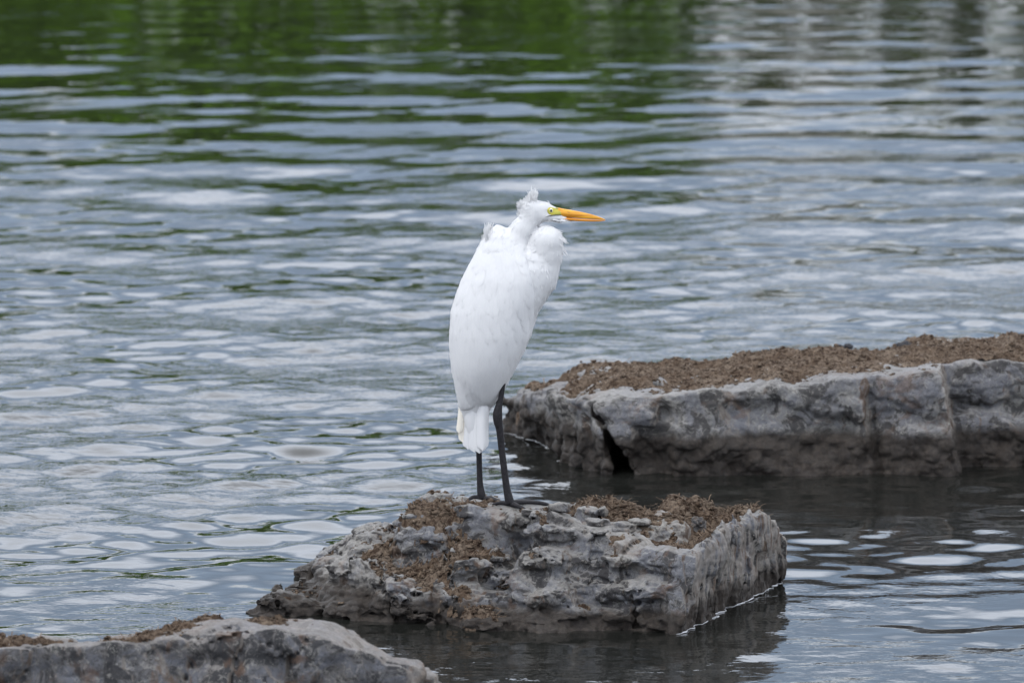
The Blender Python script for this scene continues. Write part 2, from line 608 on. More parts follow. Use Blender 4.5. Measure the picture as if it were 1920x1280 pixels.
# ------------------------------------------------------------------ water
def water_material():
    m, N, L, B = new_mat("lake_water")
    tc = N.new("ShaderNodeTexCoord")
    P = tc.outputs["Object"]
    B.inputs["Base Color"].default_value = (0.012, 0.0125, 0.011, 1)
    B.inputs["Roughness"].default_value = 0.006
    B.inputs["IOR"].default_value = 1.333
    mp = N.new("ShaderNodeMapping"); mp.inputs["Scale"].default_value = (1.0, 1.35, 1.0)
    L.new(P, mp.inputs["Vector"])
    n1 = noise_node(N, L, mp.outputs[0], 17, 3, 0.5, 0.3)
    patch = noise_node(N, L, P, 1.1, 3, 0.5)
    att = N.new("ShaderNodeAttribute"); att.attribute_name = "rough_water"
    amp = math_node(N, L, 'MULTIPLY', ramp_node(N, L, patch, [(0.42, 0.12), (0.60, 1.0)]), att.outputs["Fac"])
    h = math_node(N, L, 'MULTIPLY', n1, amp)
    b = N.new("ShaderNodeBump"); b.inputs["Strength"].default_value = 1.0; b.inputs["Distance"].default_value = 0.0058
    L.new(h, b.inputs["Height"])
    L.new(b.outputs[0], B.inputs["Normal"])
    return m


def grow(a, b, first, n):
    """n stretching steps from a out to b"""
    t = np.linspace(0, 1, n + 1)[1:]
    return a + np.sign(b - a) * (first * n * t * (1 - t ** 3) + abs(b - a) * t ** 4 * 1.0)


def axis(lo, hi, fine_lo, fine_hi, step, n):
    core = np.arange(fine_lo, fine_hi + step * .5, step)
    q = lambda s, e: s + (e - s) * (np.geomspace(1, 400, n) - 1) / 399
    left = q(fine_lo, lo)[1:][::-1]; right = q(core[-1], hi)[1:]
    return np.concatenate([left, core, right])


def wave_field(X, Y):
    """height of the lake surface at X, Y; short-crested wind waves running along the view"""
    r = np.random.default_rng(5)
    Z = np.zeros_like(X)
    DX = np.zeros_like(X); DY = np.zeros_like(X)
    # sheltered water round the rocks, calmer water under the far bank
    calm = 1 - 0.66 * np.exp(-(((X - 1.0) / 0.95) ** 2 + ((Y - 16.5) / 0.85) ** 2))
    calm *= 1 - 0.45 * np.exp(-(((X - 0.4) / 0.9) ** 2 + ((Y - 14.2) / 0.6) ** 2))
    calm *= 1 - 0.42 * sstep(16.3, 15.2, Y)
    far = 1 - 0.80 * sstep(20, 33, Y)
    far_s = 1 - 0.84 * sstep(18.5, 28, Y)
    long_w = 0.36 + 0.74 * sstep(17.5, 25, Y)
    chop = 1 + 0.35 * np.exp(-(((X + 0.9) / 1.5) ** 2 + ((Y - 17.0) / 1.3) ** 2))
    n = 160
    lam = np.exp(r.uniform(np.log(0.085), np.log(1.3), n))
    ang = np.where(lam < 0.4, np.where(r.random(n) < .5, -0.62, 0.55) + r.normal(0, 0.38, n), r.normal(0.05, 0.45, n))
    ph = r.uniform(0, 2 * math.pi, n)
    target = 0.098
    wgt = np.where(lam < 0.11, 0.7, np.where(lam > 0.6, 0.62, np.where(lam > 0.24, 0.70, 1.0)))
    slope = target * wgt / math.sqrt((wgt ** 2).sum() / 2)
    for i in range(n):
        k = 2 * math.pi / lam[i]
        kx, ky = k * math.sin(ang[i]), k * math.cos(ang[i])
        a = slope[i] / k
        t = kx * X + ky * Y + ph[i]
        short = lam[i] < 0.42
        w = calm * far_s * chop if short else (0.25 + 0.75 * calm) * far * long_w
        c = np.cos(t)
        Z += a * w * c
        if short is False:
            s = np.sin(t) * a * w * 0.6
            DX += s * math.sin(ang[i]); DY += s * math.cos(ang[i])
    # wind patches: choppier and smoother lanes
    lane = 0.86 + 0.30 * perlin(X * 0.55, Y * 0.28, np.zeros_like(X) + 3.3)
    return Z * lane, DX * lane, DY * lane, np.clip(calm * far_s, 0, 1)


def build_water():
    xs = axis(-420, 420, -4.4, 4.4, 0.022, 26)
    y1 = []
    y = 12.2
    while y < 36:
        y1.append(y); y += 0.0105 + 0.0012 * (y - 12.2) * 0.75
    y1 = np.array(y1)
    ys = np.concatenate([(12.2 - (np.geomspace(1, 300, 22) - 1) / 299 * 60)[1:][::-1], y1, (y1[-1] + (np.geomspace(1, 400, 30) - 1) / 399 * (54.9 - y1[-1]))[1:], np.linspace(56, 60, 3)])
    X, Y = np.meshgrid(xs, ys, indexing='ij')
    Z, DX, DY, R = wave_field(X, Y)
    dens = ((X > -5) & (X < 5) & (Y > 11) & (Y < 45)).astype(float)
    Z *= dens; DX *= dens; DY *= dens
    V = np.stack([X - DX, Y - DY, Z], -1).reshape(-1, 3)
    nx, ny = X.shape
    i, j = np.meshgrid(np.arange(nx - 1), np.arange(ny - 1), indexing='ij')
    a = (i * ny + j).ravel()
    F = np.stack([a, a + ny, a + ny + 1, a + 1], 1)
    me = mesh_np("lake_water", V, F)
    at = me.attributes.new("rough_water", 'FLOAT', 'POINT')
    at.data.foreach_set("value", R.astype(np.float32).ravel())
    o = link("lake_water", me, water_material())
    tag(o, "rippled grey lake water with green reflections of the far bank", "water", kind="structure")
    return o


build_water()


# ------------------------------------------------------------------ far bank, seen mirrored in the ripples
def build_bank():
    xs = np.concatenate([np.linspace(-400, -30, 12), np.linspace(-26, 26, 60), np.linspace(30, 400, 12)])
    prof = [(54.6, -0.4), (55.2, 0.12), (56.2, 0.45), (58.5, 0.8), (66, 1.3), (120, 2.0), (700, 4.0)]
    V = []
    for x in xs:
        for (y, z) in prof:
            V.append((x, y + 0.5 * math.sin(x * 0.7) * (y < 60), z + 0.12 * math.sin(x * 1.3 + y)))
    V = np.array(V); m = len(prof)
    F = [(i * m + j, (i + 1) * m + j, (i + 1) * m + j + 1, i * m + j + 1) for i in range(len(xs) - 1) for j in range(m - 1)]
    tag(link("far_bank", mesh_np("far_bank", V, F), MAT['bank']), "low green bank across the lake, seen mirrored in the water", "bank", kind="structure")

    def foliage(name, clumps, nleaf, size, mat, label):
        r = np.random.default_rng(21)
        P = []
        for (cx, cy, cz, rx, ry, rz) in clumps:
            d = r.normal(size=(nleaf, 3)); d /= np.linalg.norm(d, axis=1)[:, None]
            rad = r.uniform(0.55, 1.05, nleaf)[:, None]
            P.append(np.array([cx, cy, cz]) + d * rad * np.array([rx, ry, rz]))
        P = np.concatenate(P); P = P[P[:, 2] > 0.05]
        n = len(P)
        a = r.normal(size=(n, 3)); a /= np.linalg.norm(a, axis=1)[:, None]
        b = np.cross(a, r.normal(size=(n, 3))); b /= np.linalg.norm(b, axis=1)[:, None]
        s = r.uniform(0.6, 1.3, n)[:, None] * size
        V = np.stack([P - a * s, P + b * s * .45, P + a * s, P - b * s * .45], 1).reshape(-1, 3)
        F = np.arange(n * 4).reshape(n, 4)
        o = link(name, mesh_np(name, V, F, False), mat)
        tag(o, label, "foliage", kind="stuff")

    r = np.random.default_rng(3)
    left = []
    for x in np.arange(-22, 1.3, 0.62):
        top = 3.6 + 0.35 * r.normal()
        left.append((x + r.normal() * .15, 56.6 + r.normal() * .4, top * .5, .8, .8, top * .52))
        left.append((x + .3, 57.2 + r.normal() * .4, top * .72, .8, .8, top * .27))
        left.append((x, 55.4 + r.normal() * .2, .75, .6, .5, .8))
    foliage("bank_foliage", left, 620, 0.13, MAT['leaf'], "mass of bright green shrubs along the far bank, mirrored in the water")
    right = []
    for x in np.concatenate([np.arange(1.9, 22, 0.62)]):
        top = 3.7 + 0.6 * r.normal()
        right.append((x, 57.4 + r.normal() * .3, top * .5, .6, .7, top * .5))
    foliage("bank_thicket", right, 520, 0.13, MAT['leaf_dark'], "dark olive thicket beside pale stones on the far bank, mirrored in the water")
    # pale boulders heaped in the gap between the two thickets
    so = Soup(); k = 0
    for row in range(4):
        for x in np.arange(1.75 + (row % 2) * .22, 2.9, 0.46):
            u, v = np.meshgrid(np.linspace(0, 2 * math.pi, 11)[:-1], np.linspace(0.02, math.pi - .02, 7), indexing='ij')
            D = np.stack([np.cos(u) * np.sin(v), np.sin(u) * np.sin(v), np.cos(v)], -1).reshape(-1, 3)
            n = 1 + 0.25 * fbm(D[:, 0] * 1.4 + k * 3.1, D[:, 1] * 1.4, D[:, 2] * 1.4, 2)
            V = D * n[:, None] * np.array([.30, .28, .25]) * r.uniform(.85, 1.15)
            V += np.array([x + r.normal() * .04, 55.5 + row * 0.32, 0.15 + row * 0.40])
            so.add(V, [(a * 7 + b, a * 7 + b + 1, ((a + 1) % 10) * 7 + b + 1, ((a + 1) % 10) * 7 + b) for a in range(10) for b in range(6)])
            k += 1
    tag(link("stone_rubble", so.mesh("stone_rubble"), MAT['pale_stone']), "pale heaped stones of the far bank, mirrored beside the green shrubs", "rubble", kind="stuff")


build_bank()


# ------------------------------------------------------------------ rocks
class Rock:
    def __init__(self, name, sdf, disp, lo, hi, h, mat, fine, label):
        ax = [np.arange(lo[i], hi[i] + h, h) for i in range(3)]
        X, Y, Z = np.meshgrid(*ax, indexing='ij')
        f = sdf(X, Y, Z)
        band = np.abs(f) < 0.085
        f[band] += disp(X[band], Y[band], Z[band])
        self.f, self.lo, self.h = f, np.array(lo), h
        V, F = main_piece(*surface_nets(f, lo, h))
        V, F = subdivide(V, F)
        V = relax(V, F, 1, 0.3)
        Nn = normals(relax(V, F, 4, 0.5), F)
        V = V + Nn * fine(V, Nn)[:, None]
        self.V, self.F = V, F
        # top height map
        me = mesh_np(name, V, F)
        self.obj = link(name, me, mat)
        tag(self.obj, label, "rock", "grey rocks standing out of the lake")
        tri = np.concatenate([F[:, [0, 1, 2]], F[:, [0, 2, 3]]])
        self.bvh = BVHTree.FromPolygons([tuple(v) for v in V.tolist()], tri.tolist())

    def top(self, x, y):
        hit = self.bvh.ray_cast(Vector((x, y, 1.0)), Vector((0, 0, -1)))
        return hit[0].z if hit[0] is not None else -0.2

    def sample(self, p):
        q = (np.asarray(p) - self.lo) / self.h
        i = np.clip(q.astype(int), 0, np.array(self.f.shape) - 2); u = q - i
        r = 0
        for dx in (0, 1):
            for dy in (0, 1):
                for dz in (0, 1):
                    w = (u[0] if dx else 1 - u[0]) * (u[1] if dy else 1 - u[1]) * (u[2] if dz else 1 - u[2])
                    r += w * self.f[i[0] + dx, i[1] + dy, i[2] + dz]
        return r


def plane(X, Y, Z, p, n):
    n = np.array(n, float); n /= np.linalg.norm(n)
    return (X - p[0]) * n[0] + (Y - p[1]) * n[1] + (Z - p[2]) * n[2]


FOOT = (-0.02, 15.09)


def mid_sdf(X, Y, Z):
    wob = 0.02 * perlin(X * 3.1, Y * 3.1, Z * 2 + 4)
    top_h = 0.232 + 0.018 * np.exp(-((X + 0.05) / 0.25) ** 2) - 0.07 * sstep(0.25, 0.75, X) * 0.6 - 0.12 * sstep(15.18, 15.6, Y)
    top_h = top_h - 0.035 * sstep(14.98, 14.75, Y) * sstep(-0.1, 0.1, X)
    d = (Z - top_h) * 0.95
    d = smax(d, plane(X, Y, Z, (0.392, 14.70, 0), (0.944, -0.33, -0.10)), 0.012)
    # the front breaks back in bedded steps, least at the split corner
    zb = (Z + 0.030 * perlin(X * 4.0, Y * 2.0, Z * 0 + 2)) / 0.062
    setb = (np.floor(zb) + sstep(0.55, 1.0, zb - np.floor(zb))) * 0.062 * 0.62 * (1 - 0.8 * sstep(0.16, 0.40, X)) * (Z > 0)
    d = smax(d, plane(X + wob, Y - np.clip(setb, 0, 0.16), Z, (0.15, 14.72, 0), (-0.10, -0.98, 0.12)), 0.008)
    d = smax(d, plane(X, Y + wob, Z, (-0.35, 14.87, 0), (-0.37, -0.75, 0.55)), 0.04)
    d = smax(d, plane(X, Y, Z, (-0.60, 15.0, 0), (-0.56, 0.05, 0.83)), 0.04)
    d = smax(d, plane(X, Y, Z, (0.1, 15.52, 0), (0.12, 1.0, 0.15)), 0.03)
    d = smax(d, plane(X, Y, Z, (0.672, 15.40, 0), (1.0, 0.25, 0.02)), 0.02)
    # hollow behind the shoulder on the sloping side
    d = np.maximum(d, 0.075 - np.sqrt(((X + 0.17) / 1.9) ** 2 + ((Y - 14.90) / 1.2) ** 2 + ((Z - 0.20)) ** 2))
    return d


def mid_disp(x, y, z):
    right = sstep(-0.09, -0.02, plane(x, y, z, (0.392, 14.70, 0), (0.944, -0.33, -0.10)))
    foot = np.exp(-(((x + 0.0) / 0.16) ** 2 + ((y - 15.09) / 0.10) ** 2)) * sstep(0.15, 0.22, z)
    wx, wy, wz = (0.03 * perlin(x * 9, y * 9, z * 9 + 7 * s) for s in (1, 2, 3))
    d = 0.016 * fbm(x * 4.5, y * 4.5, z * 6, 2)
    side = 1 - right
    pa = plates(x + wx * .4, y + wy * .4, z * 1.5 + wz * .3, 0.15, 1)
    pb = plates(x + wx * .3, y + wy * .3, z * 1.6, 0.068, 2)
    fa = pa - 0.4
    d = d - side * (0.044 * (pa - 0.4) + 0.020 * (pb - 0.4))
    ba = facets(x + wx * .8, y + wy * .8, (z + wz * .6) * 1.6, 0.135, 3)[1]
    bb = facets(x + wx * .6, y + wy * .6, (z + wz * .5) * 1.9, 0.062, 4)[1]
    crk = sstep(-0.25, 0.25, perlin(x * 5, y * 5, z * 5 + 3))
    d = d + side * (0.030 * sstep(0.075, 0.0, ba) * crk + 0.008 * sstep(0.07, 0.0, bb) * sstep(0.19, 0.12, z))
    # the upper bed overhangs dark slots in the front
    fr = sstep(0.16, 0.06, y - 14.72) * side
    for (zc, amp, ph) in ((0.122, 0.040, 1.0), (0.168, 0.026, 5.0), (0.055, 0.020, 9.0)):
        zz = z - zc - 0.022 * perlin(x * 5 + ph, y * 3, z * 0 + ph)
        d = d + fr * amp * np.exp(-(zz / 0.009) ** 2) * sstep(-0.15, 0.35, perlin(x * 6 + ph * 2, y * 2, z * 0 + ph))
    # bedded ledges
    d = d + side * 0.007 * fbm(x * 4 + 3, y * 4, z * 26 + 2 * perlin(x * 5, y * 5, z * 5), 2)
    # upright flutes of the split face
    d = d + right * (0.011 * fbm(x * 26, y * 26, z * 4, 3, 0.6, True) - 0.008 - 0.012 * fa)
    return d * (1 - 0.85 * foot)


def mid_fine(V, Nn):
    x, y, z = V.T
    right = sstep(-0.06, -0.02, plane(x, y, z, (0.392, 14.70, 0), (0.944, -0.33, -0.10)))
    fa = plates(x, y, z * 1.6, 0.034, 5) - 0.4
    fb = plates(x + 0.004 * perlin(x * 50, y * 50, z * 50), y, z * 1.8, 0.017, 7) - 0.4
    d = 0.0060 * fa + 0.0018 * fb + 0.0007 * fbm(x * 60, y * 60, z * 75, 2, 0.6)
    pit = fbm(x * 34 + 9, y * 34, z * 44, 2)
    d = d - 0.006 * sstep(0.35, 0.8, pit) * sstep(0.19, 0.10, z)
    dr = 0.0055 * fbm(x * 60, y * 60, z * 9, 3) + 0.003 * fa
    ftm = np.exp(-((x / 0.17) ** 2 + ((y - 15.09) / 0.11) ** 2)) * sstep(0.15, 0.2, z)
    return (d * (1 - right) + dr * right) * (1 - 0.4 * sstep(0.8, 1, Nn[:, 2])) * (1 - 0.8 * ftm)


MID = Rock("lake_rock", mid_sdf, mid_disp, (-0.72, 14.55, -0.10), (0.80, 15.62, 0.36), 0.0072, MAT['rock_mid'], mid_fine,
           "fractured grey rock with split upright side, carrying the white egret")


def back_sdf(X, Y, Z):
    top_h = 0.225 + 0.062 * sstep(0.2, 1.3, X) + 0.012 * sstep(1.2, 1.6, X) - 0.085 * sstep(0.32, -0.1, X) - 0.02 * sstep(17.5, 17.95, Y)
    top_h = top_h + 0.008 * perlin(X * 3, Y * 3, Z * 0)
    d = (Z - top_h) * 0.97
    d = smax(d, plane(X, Y, Z, (0.205, 17.21, 0), (-0.95, -0.31, -0.22)), 0.025)
    front = plane(X, Y, Z, (0.6, 17.12 , 0.0), (-0.02, -0.99, 0.10)) + 0.012 * np.sin(X * 9 + 1)
    # slabs of the face step in and out
    u1 = X - 0.20 * (0.15 - Z); u0 = X - 0.12 * (0.15 - Z)
    step = 0.17 * sstep(1.165, 1.185, u1) + 0.03 * sstep(0.957, 0.965, u0) - 0.03 * sstep(0.96, 1.15, u0)
    step = step + 0.03 * np.exp(-((u0 - 0.958) / 0.012) ** 2)
    step = step + 0.10 * sstep(1.24, 1.6, X) * sstep(0.10, 0.0, Z) * 0.4
    front = front + step
    d = smax(d, front, 0.018)
    d = smax(d, plane(X, Y, Z, (0.5, 18.0, 0), (-0.05, 1.0, 0.15)), 0.03)
    d = smax(d, X - 2.25, 0.03)
    # dark cleft at the corner
    cx = 0.245 + (0.13 - Z) * 0.42
    cleft = np.sqrt(((X - cx) / 0.012) ** 2 + ((Y - 17.17) / 0.16) ** 2 + ((Z - 0.01) / 0.12) ** 2)
    d = np.maximum(d, (1 - cleft) * 0.028)
    # knocked-out chip beside it
    chip = np.sqrt(((X - 0.36) / 0.07) ** 2 + ((Y - 17.10) / 0.05) ** 2 + ((Z - 0.11) / 0.065) ** 2)
    d = np.maximum(d, (1 - chip) * 0.04)
    # foot undercut at water level
    d = d + 0.010 * sstep(0.09, 0.05, Z)
    return d


def back_disp(x, y, z):
    wx, wy, wz = (0.03 * perlin(x * 8, y * 8, z * 8 + 7 * s) for s in (1, 2, 3))
    fa = 0.4 - plates(x + wx * .4, y + wy * .4, z * 1.1 + wz * .4, 0.20, 11)
    fb = 0.4 - plates(x + wx * .3, y + wy * .3, z * 1.2, 0.085, 12)
    leftf = sstep(0.30, 0.20, x - (17.2 - y) * 0.29)
    up = sstep(0.16, 0.21, z)
    d = 0.014 * fbm(x * 5, y * 5, z * 6, 3) + 0.030 * fa + 0.013 * fb
    d = d + leftf * 0.022 * fbm(x * 20, y * 20, z * 4, 3)
    d = d + 0.005 * fbm(x * 6, y * 6, z * 26, 2)
    return d * (1 - 0.5 * up)


def back_fine(V, Nn):
    x, y, z = V.T
    fa = plates(x, y, z * 1.2, 0.042, 15) - 0.4
    fb = plates(x, y, z * 1.3, 0.021, 17) - 0.4
    d = 0.0060 * fa + 0.0016 * fb + 0.0008 * fbm(x * 50, y * 50, z * 55, 2, 0.6)
    return d * (1 - 0.6 * sstep(0.8, 1, Nn[:, 2])) * (1 + 0.8 * sstep(0.1, 0.05, z))


BACK = Rock("lake_rock", back_sdf, back_disp, (-0.25, 16.95, -0.10), (2.35, 18.12, 0.40), 0.0085, MAT['rock_back'], back_fine,
            "long flat-topped grey slab covered with brown debris, standing behind the egret's rock")


def near_sdf(X, Y, Z):
    # crest line of the stone along its length
    cx = np.array([-2.2, -1.25, -1.04, -0.96, -0.86, -0.74, -0.66, -0.50, -0.40, -0.345, -0.30, -0.25, -0.19, -0.1])
    cz = np.array([0.22, 0.262, 0.268, 0.275, 0.268, 0.292, 0.298, 0.310, 0.308, 0.286, 0.252, 0.224, 0.214, 0.18])
    top_h = np.interp(X, cx, cz) + 0.014 - 0.115 * (Y - 12.98) - 0.30 * np.maximum(Y - 13.30, 0)
    d = (Z - top_h) * 0.9
    d = smax(d, plane(X, Y, Z, (-0.6, 12.98, 0), (0.05, -0.98, 0.16)) + 0.02 * np.sin(X * 7), 0.012)
    d = smax(d, plane(X, Y, Z, (-0.165, 13.1, 0), (0.97, -0.1, 0.12)), 0.02)
    d = smax(d, plane(X, Y, Z, (-0.6, 13.55, 0), (0.0, 1.0, 0.2)), 0.03)
    d = smax(d, -1.9 - X, 0.03)
    return d


def near_disp(x, y, z):
    wx, wy, wz = (0.035 * perlin(x * 7, y * 7, z * 7 + 7 * s) for s in (1, 2, 3))
    fa, ba = facets(x + wx, y + wy, z + wz, 0.14, 31)
    pa = plates(x + wx * .4, y + wy * .4, z + wz * .4, 0.17, 31) - 0.4
    d = 0.010 * fbm(x * 5, y * 5, z * 5, 3) + -0.026 * pa + 0.006 * fa + 0.026 * sstep(0.055, 0.0, ba) * sstep(-0.1, 0.3, perlin(x * 4, y * 4, z * 4))
    up = sstep(0.23, 0.27, z)
    return d * (1 - 0.45 * up)


def near_fine(V, Nn):
    x, y, z = V.T
    fa = plates(x, y, z, 0.05, 35) - 0.4
    return 0.004 * fa + 0.0016 * fbm(x * 40, y * 40, z * 40, 3, 0.6)


NEAR = Rock("lake_rock", near_sdf, near_disp, (-2.0, 12.85, -0.10), (-0.05, 13.68, 0.42), 0.0085, MAT['rock_near'], near_fine,
            "cracked blue-grey rock with pale dusty top, its foot below the picture's lower edge")
NEAR.obj["label"] = "cracked blue-grey rock with pale dusty top, darkest and bluest of the rocks"


# ------------------------------------------------------------------ dry debris lying on the rocks
def debris(rock, name, x0, x1, y0, y1, blobs, thick, label, crumbs, fibres, seed, step=0.0042, bias=0.5, mound=1.0):
    r = np.random.default_rng(seed)
    xs = np.arange(x0, x1, step); ys = np.arange(y0, y1, step)
    X, Y = np.meshgrid(xs, ys, indexing='ij')
    H = np.array([[rock.top(x, y) for y in ys] for x in xs])
    M = np.zeros_like(X)
    for (bx, by, rx, ry, s) in blobs:
        M = np.maximum(M, s * np.exp(-(((X - bx) / rx) ** 2 + ((Y - by) / ry) ** 2) ** 1.3))
    zc = np.zeros_like(X) + seed
    M = M + 0.42 * fbm(X * 9, Y * 9, zc, 3) + 0.18 * fbm(X * 40, Y * 40, zc, 2) - bias
    # steep flanks shed it
    Hs = H.copy()
    for _ in range(12):
        Hs[1:-1, 1:-1] = (Hs[1:-1, 1:-1] * 2 + Hs[:-2, 1:-1] + Hs[2:, 1:-1] + Hs[1:-1, :-2] + Hs[1:-1, 2:]) / 6
    gx, gy = np.gradient(Hs, step)
    steep = np.hypot(gx, gy)
    M = M - 0.5 * sstep(0.9, 2.0, steep)
    if rock is MID:
        M = M - 0.8 * np.exp(-(((X - 0.05) / 0.14) ** 2 + ((Y - 15.05) / 0.075) ** 2))
    T = np.clip(M * 1.4, -0.4, 1.0)
    rough = 0.0068 * fbm(X * 60, Y * 60, zc + 1, 3, 0.66) + 0.0085 * np.abs(fbm(X * 22, Y * 22, zc + 2, 2)) + 0.006 * fbm(X * 10, Y * 10, zc + 4, 1)
    Zs = H * 0.45 + Hs * 0.55 + T * thick + np.where(T > 0, rough * np.minimum(1, T * 4), 0) * mound
    keep = (T > -0.25) & (H > 0.01)
    idx = np.full(X.shape, -1); idx[keep] = np.arange(keep.sum())
    V = np.stack([X, Y, Zs], -1)[keep]
    q = np.stack([idx[:-1, :-1], idx[1:, :-1], idx[1:, 1:], idx[:-1, 1:]], -1).reshape(-1, 4)
    jump = np.ptp(np.stack([H[:-1, :-1], H[1:, :-1], H[1:, 1:], H[:-1, 1:]], -1), axis=-1).reshape(-1)
    q = q[(q.min(1) >= 0) & (jump < 0.03)]
    so = Soup(); so.add(V, q)
    # crumbs
    cand = np.argwhere((T > 0.02) & (H > 0.02))
    if len(cand):
        phi = (1 + 5 ** .5) / 2
        ico = np.array([(-1, phi, 0), (1, phi, 0), (-1, -phi, 0), (1, -phi, 0), (0, -1, phi), (0, 1, phi), (0, -1, -phi), (0, 1, -phi), (phi, 0, -1), (phi, 0, 1), (-phi, 0, -1), (-phi, 0, 1)]) / 1.9
        icf = np.array([(0, 11, 5), (0, 5, 1), (0, 1, 7), (0, 7, 10), (0, 10, 11), (1, 5, 9), (5, 11, 4), (11, 10, 2), (10, 7, 6), (7, 1, 8), (3, 9, 4), (3, 4, 2), (3, 2, 6), (3, 6, 8), (3, 8, 9), (4, 9, 5), (2, 4, 11), (6, 2, 10), (8, 6, 7), (9, 8, 1)])
        for c in cand[r.integers(0, len(cand), crumbs)]:
            s = 0.0018 + 0.0055 * r.random() ** 4
            v = ico * (1 + 0.35 * r.normal(size=(12, 1))) * np.array([1.3, 1.3, .8]) * s
            so.add(v + np.array([X[c[0], c[1]], Y[c[0], c[1]], Zs[c[0], c[1]] + s * .3]), icf)
        edge = np.argwhere((T > -0.30) & (T <= 0.02) & (H > 0.02) & (steep < 1.2))
        if len(edge):
            for c in edge[r.integers(0, len(edge), crumbs // 4)]:
                s = 0.0014 + 0.0045 * r.random() ** 4
                v = ico * (1 + 0.35 * r.normal(size=(12, 1))) * np.array([1.3, 1.3, .8]) * s
                so.add(v + np.array([X[c[0], c[1]], Y[c[0], c[1]], H[c[0], c[1]] + s * .3]), icf)
        o = link(name, so.mesh(name), MAT['debris'])
        tag(o, label, "debris", kind="stuff")
        fs = Soup()
        for c in cand[r.integers(0, len(cand), fibres)]:
            p = np.array([X[c[0], c[1]], Y[c[0], c[1]], Zs[c[0], c[1]] + 0.001])
            a = r.uniform(0, 2 * math.pi); ln = r.uniform(0.008, 0.032); w = r.uniform(0.0006, 0.0013)
            d = np.array([math.cos(a), math.sin(a), r.uniform(-.1, .45)]); sd_ = np.array([-math.sin(a), math.cos(a), 0]) * w
            bend = np.array([0, 0, r.uniform(-.004, .006)]) + sd_ / w * r.uniform(-.006, .006)
            pts = [p, p + d * ln * .5 + bend, p + d * ln]
            v = [q_ + s_ for q_ in pts for s_ in (sd_, -sd_)]
            fs.add(v, [(0, 1, 3, 2), (2, 3, 5, 4)])
        fo = link("straw", fs.mesh("straw"), MAT['fibre'], o)
        fo["kind"] = "stuff"
    return X, Y, Zs


def blob(px, py, z, rx, ry, s=1.0):
    d = (CAM_H - z) / math.tan(PITCH + math.atan((py - 640) * PXR))
    p = on_ray(px, py, d)
    return (p[0], p[1], rx, ry, s)


debris(MID, "dry_weed_debris", -0.60, 0.70, 14.70, 15.50,
       [blob(800, 948, .245, .10, .12), blob(880, 955, .25, .12, .12), blob(1000, 945, .25, .16, .07, .75), blob(1150, 943, .24, .13, .10, .9),
        blob(1290, 950, .22, .16, .12, 1.0), blob(1300, 985, .215, .08, .07, 1.1), blob(1380, 952, .21, .10, .12, 1.0),
        blob(860, 990, .23, .07, .09, 1.0), blob(700, 1055, .15, .09, .05, 1.0), blob(780, 1070, .15, .08, .05, 1.05), blob(730, 990, .19, .05, .09, .85), blob(880, 1085, .12, .04, .02, 1.0), blob(650, 1085, .1, .05, .03, .9)],
       0.010, "dry brown weed scraps scattered over the egret's fractured rock", 1800, 1500, 4, bias=0.30, mound=0.75)
debris(BACK, "dry_soil_debris", -0.05, 1.80, 17.12, 18.02,
       [(0.75, 17.56, .46, .30, 1.25), (1.25, 17.60, .50, .30, 1.3), (0.38, 17.56, .26, .28, 1.0), (1.0, 17.72, .8, .25, 1.3), (0.1, 17.80, .18, .18, 1.0), (1.62, 17.75, .25, .15, 1.0)],
       0.006, "crumbly brown soil and weed spread over the flat back slab", 2200, 700, 5, step=0.0056, bias=0.45, mound=1.0)
debris(NEAR, "rusty_debris", -1.30, -0.40, 13.0, 13.5,
       [(-.78, 13.10, .10, .06, 1.0), (-.70, 13.18, .08, .06, .9), (-1.0, 13.06, .10, .05, 1.1), (-.50, 13.22, .05, .05, .9), (-0.62, 13.30, .06, .04, .8)],
       0.010, "rusty brown crumbs on the pale top of the blue-grey rock", 300, 200, 6)


def lump(name, x, y, z, s, mat, label, cat, group=None, seed=0):
    u, v = np.meshgrid(np.linspace(0, 2 * math.pi, 17)[:-1], np.linspace(0.03, math.pi - .03, 9), indexing='ij')
    D = np.stack([np.cos(u) * np.sin(v), np.sin(u) * np.sin(v), np.cos(v)], -1).reshape(-1, 3)
    n = 0.85 + 0.55 * plates(D[:, 0] + seed * 3.1, D[:, 1], D[:, 2], 0.9, seed) + 0.12 * fbm(D[:, 0] * 2.6 + seed * 3.1, D[:, 1] * 2.6, D[:, 2] * 2.6, 2)
    V = D * n[:, None] * np.array(s) + np.array([x, y, z])
    F = [(a * 9 + b, a * 9 + b + 1, ((a + 1) % 16) * 9 + b + 1, ((a + 1) % 16) * 9 + b) for a in range(16) for b in range(8)]
    o = link(name, mesh_np(name, V, np.array(F)), mat)
    return tag(o, label, cat, group)


for i, (px, py, yy, s) in enumerate([(1577, 647, 17.88, .012), (1590, 648, 17.85, .010), (1696, 653, 17.72, .017)]):
    x = on_ray(px, py, yy)[0]
    lump("black_clod", x, yy, BACK.top(x, yy) + 0.018, (s * 1.4, s, s * .9), MAT['black_lump'],
         ["black clod at the far rim of the back slab, bigger of two side by side",
          "tiny black clod touching a bigger one at the far rim of the back slab",
          "black clod lying alone in the middle of the back slab's brown soil"][i], "clod", "black clods on the back slab", i)
for i, (x, y, s) in enumerate([(.20, 14.97, (.034, .03, .012)), (.30, 15.05, (.026, .03, .010)), (.11, 14.93, (.030, .022, .013)), (.05, 15.0, (.026, .03, .009)), (.26, 14.90, (.03, .028, .014)), (-.1, 15.02, (.02, .02, .008)), (.36, 15.12, (.03, .03, .01))]):
    lump("pale_stone", x, y, MID.top(x, y) + 0.008, s, MAT['rock_mid'], "small pale stone half buried in weed on the egret's rock", "stone", "pale stones on the egret's rock", i + 10)


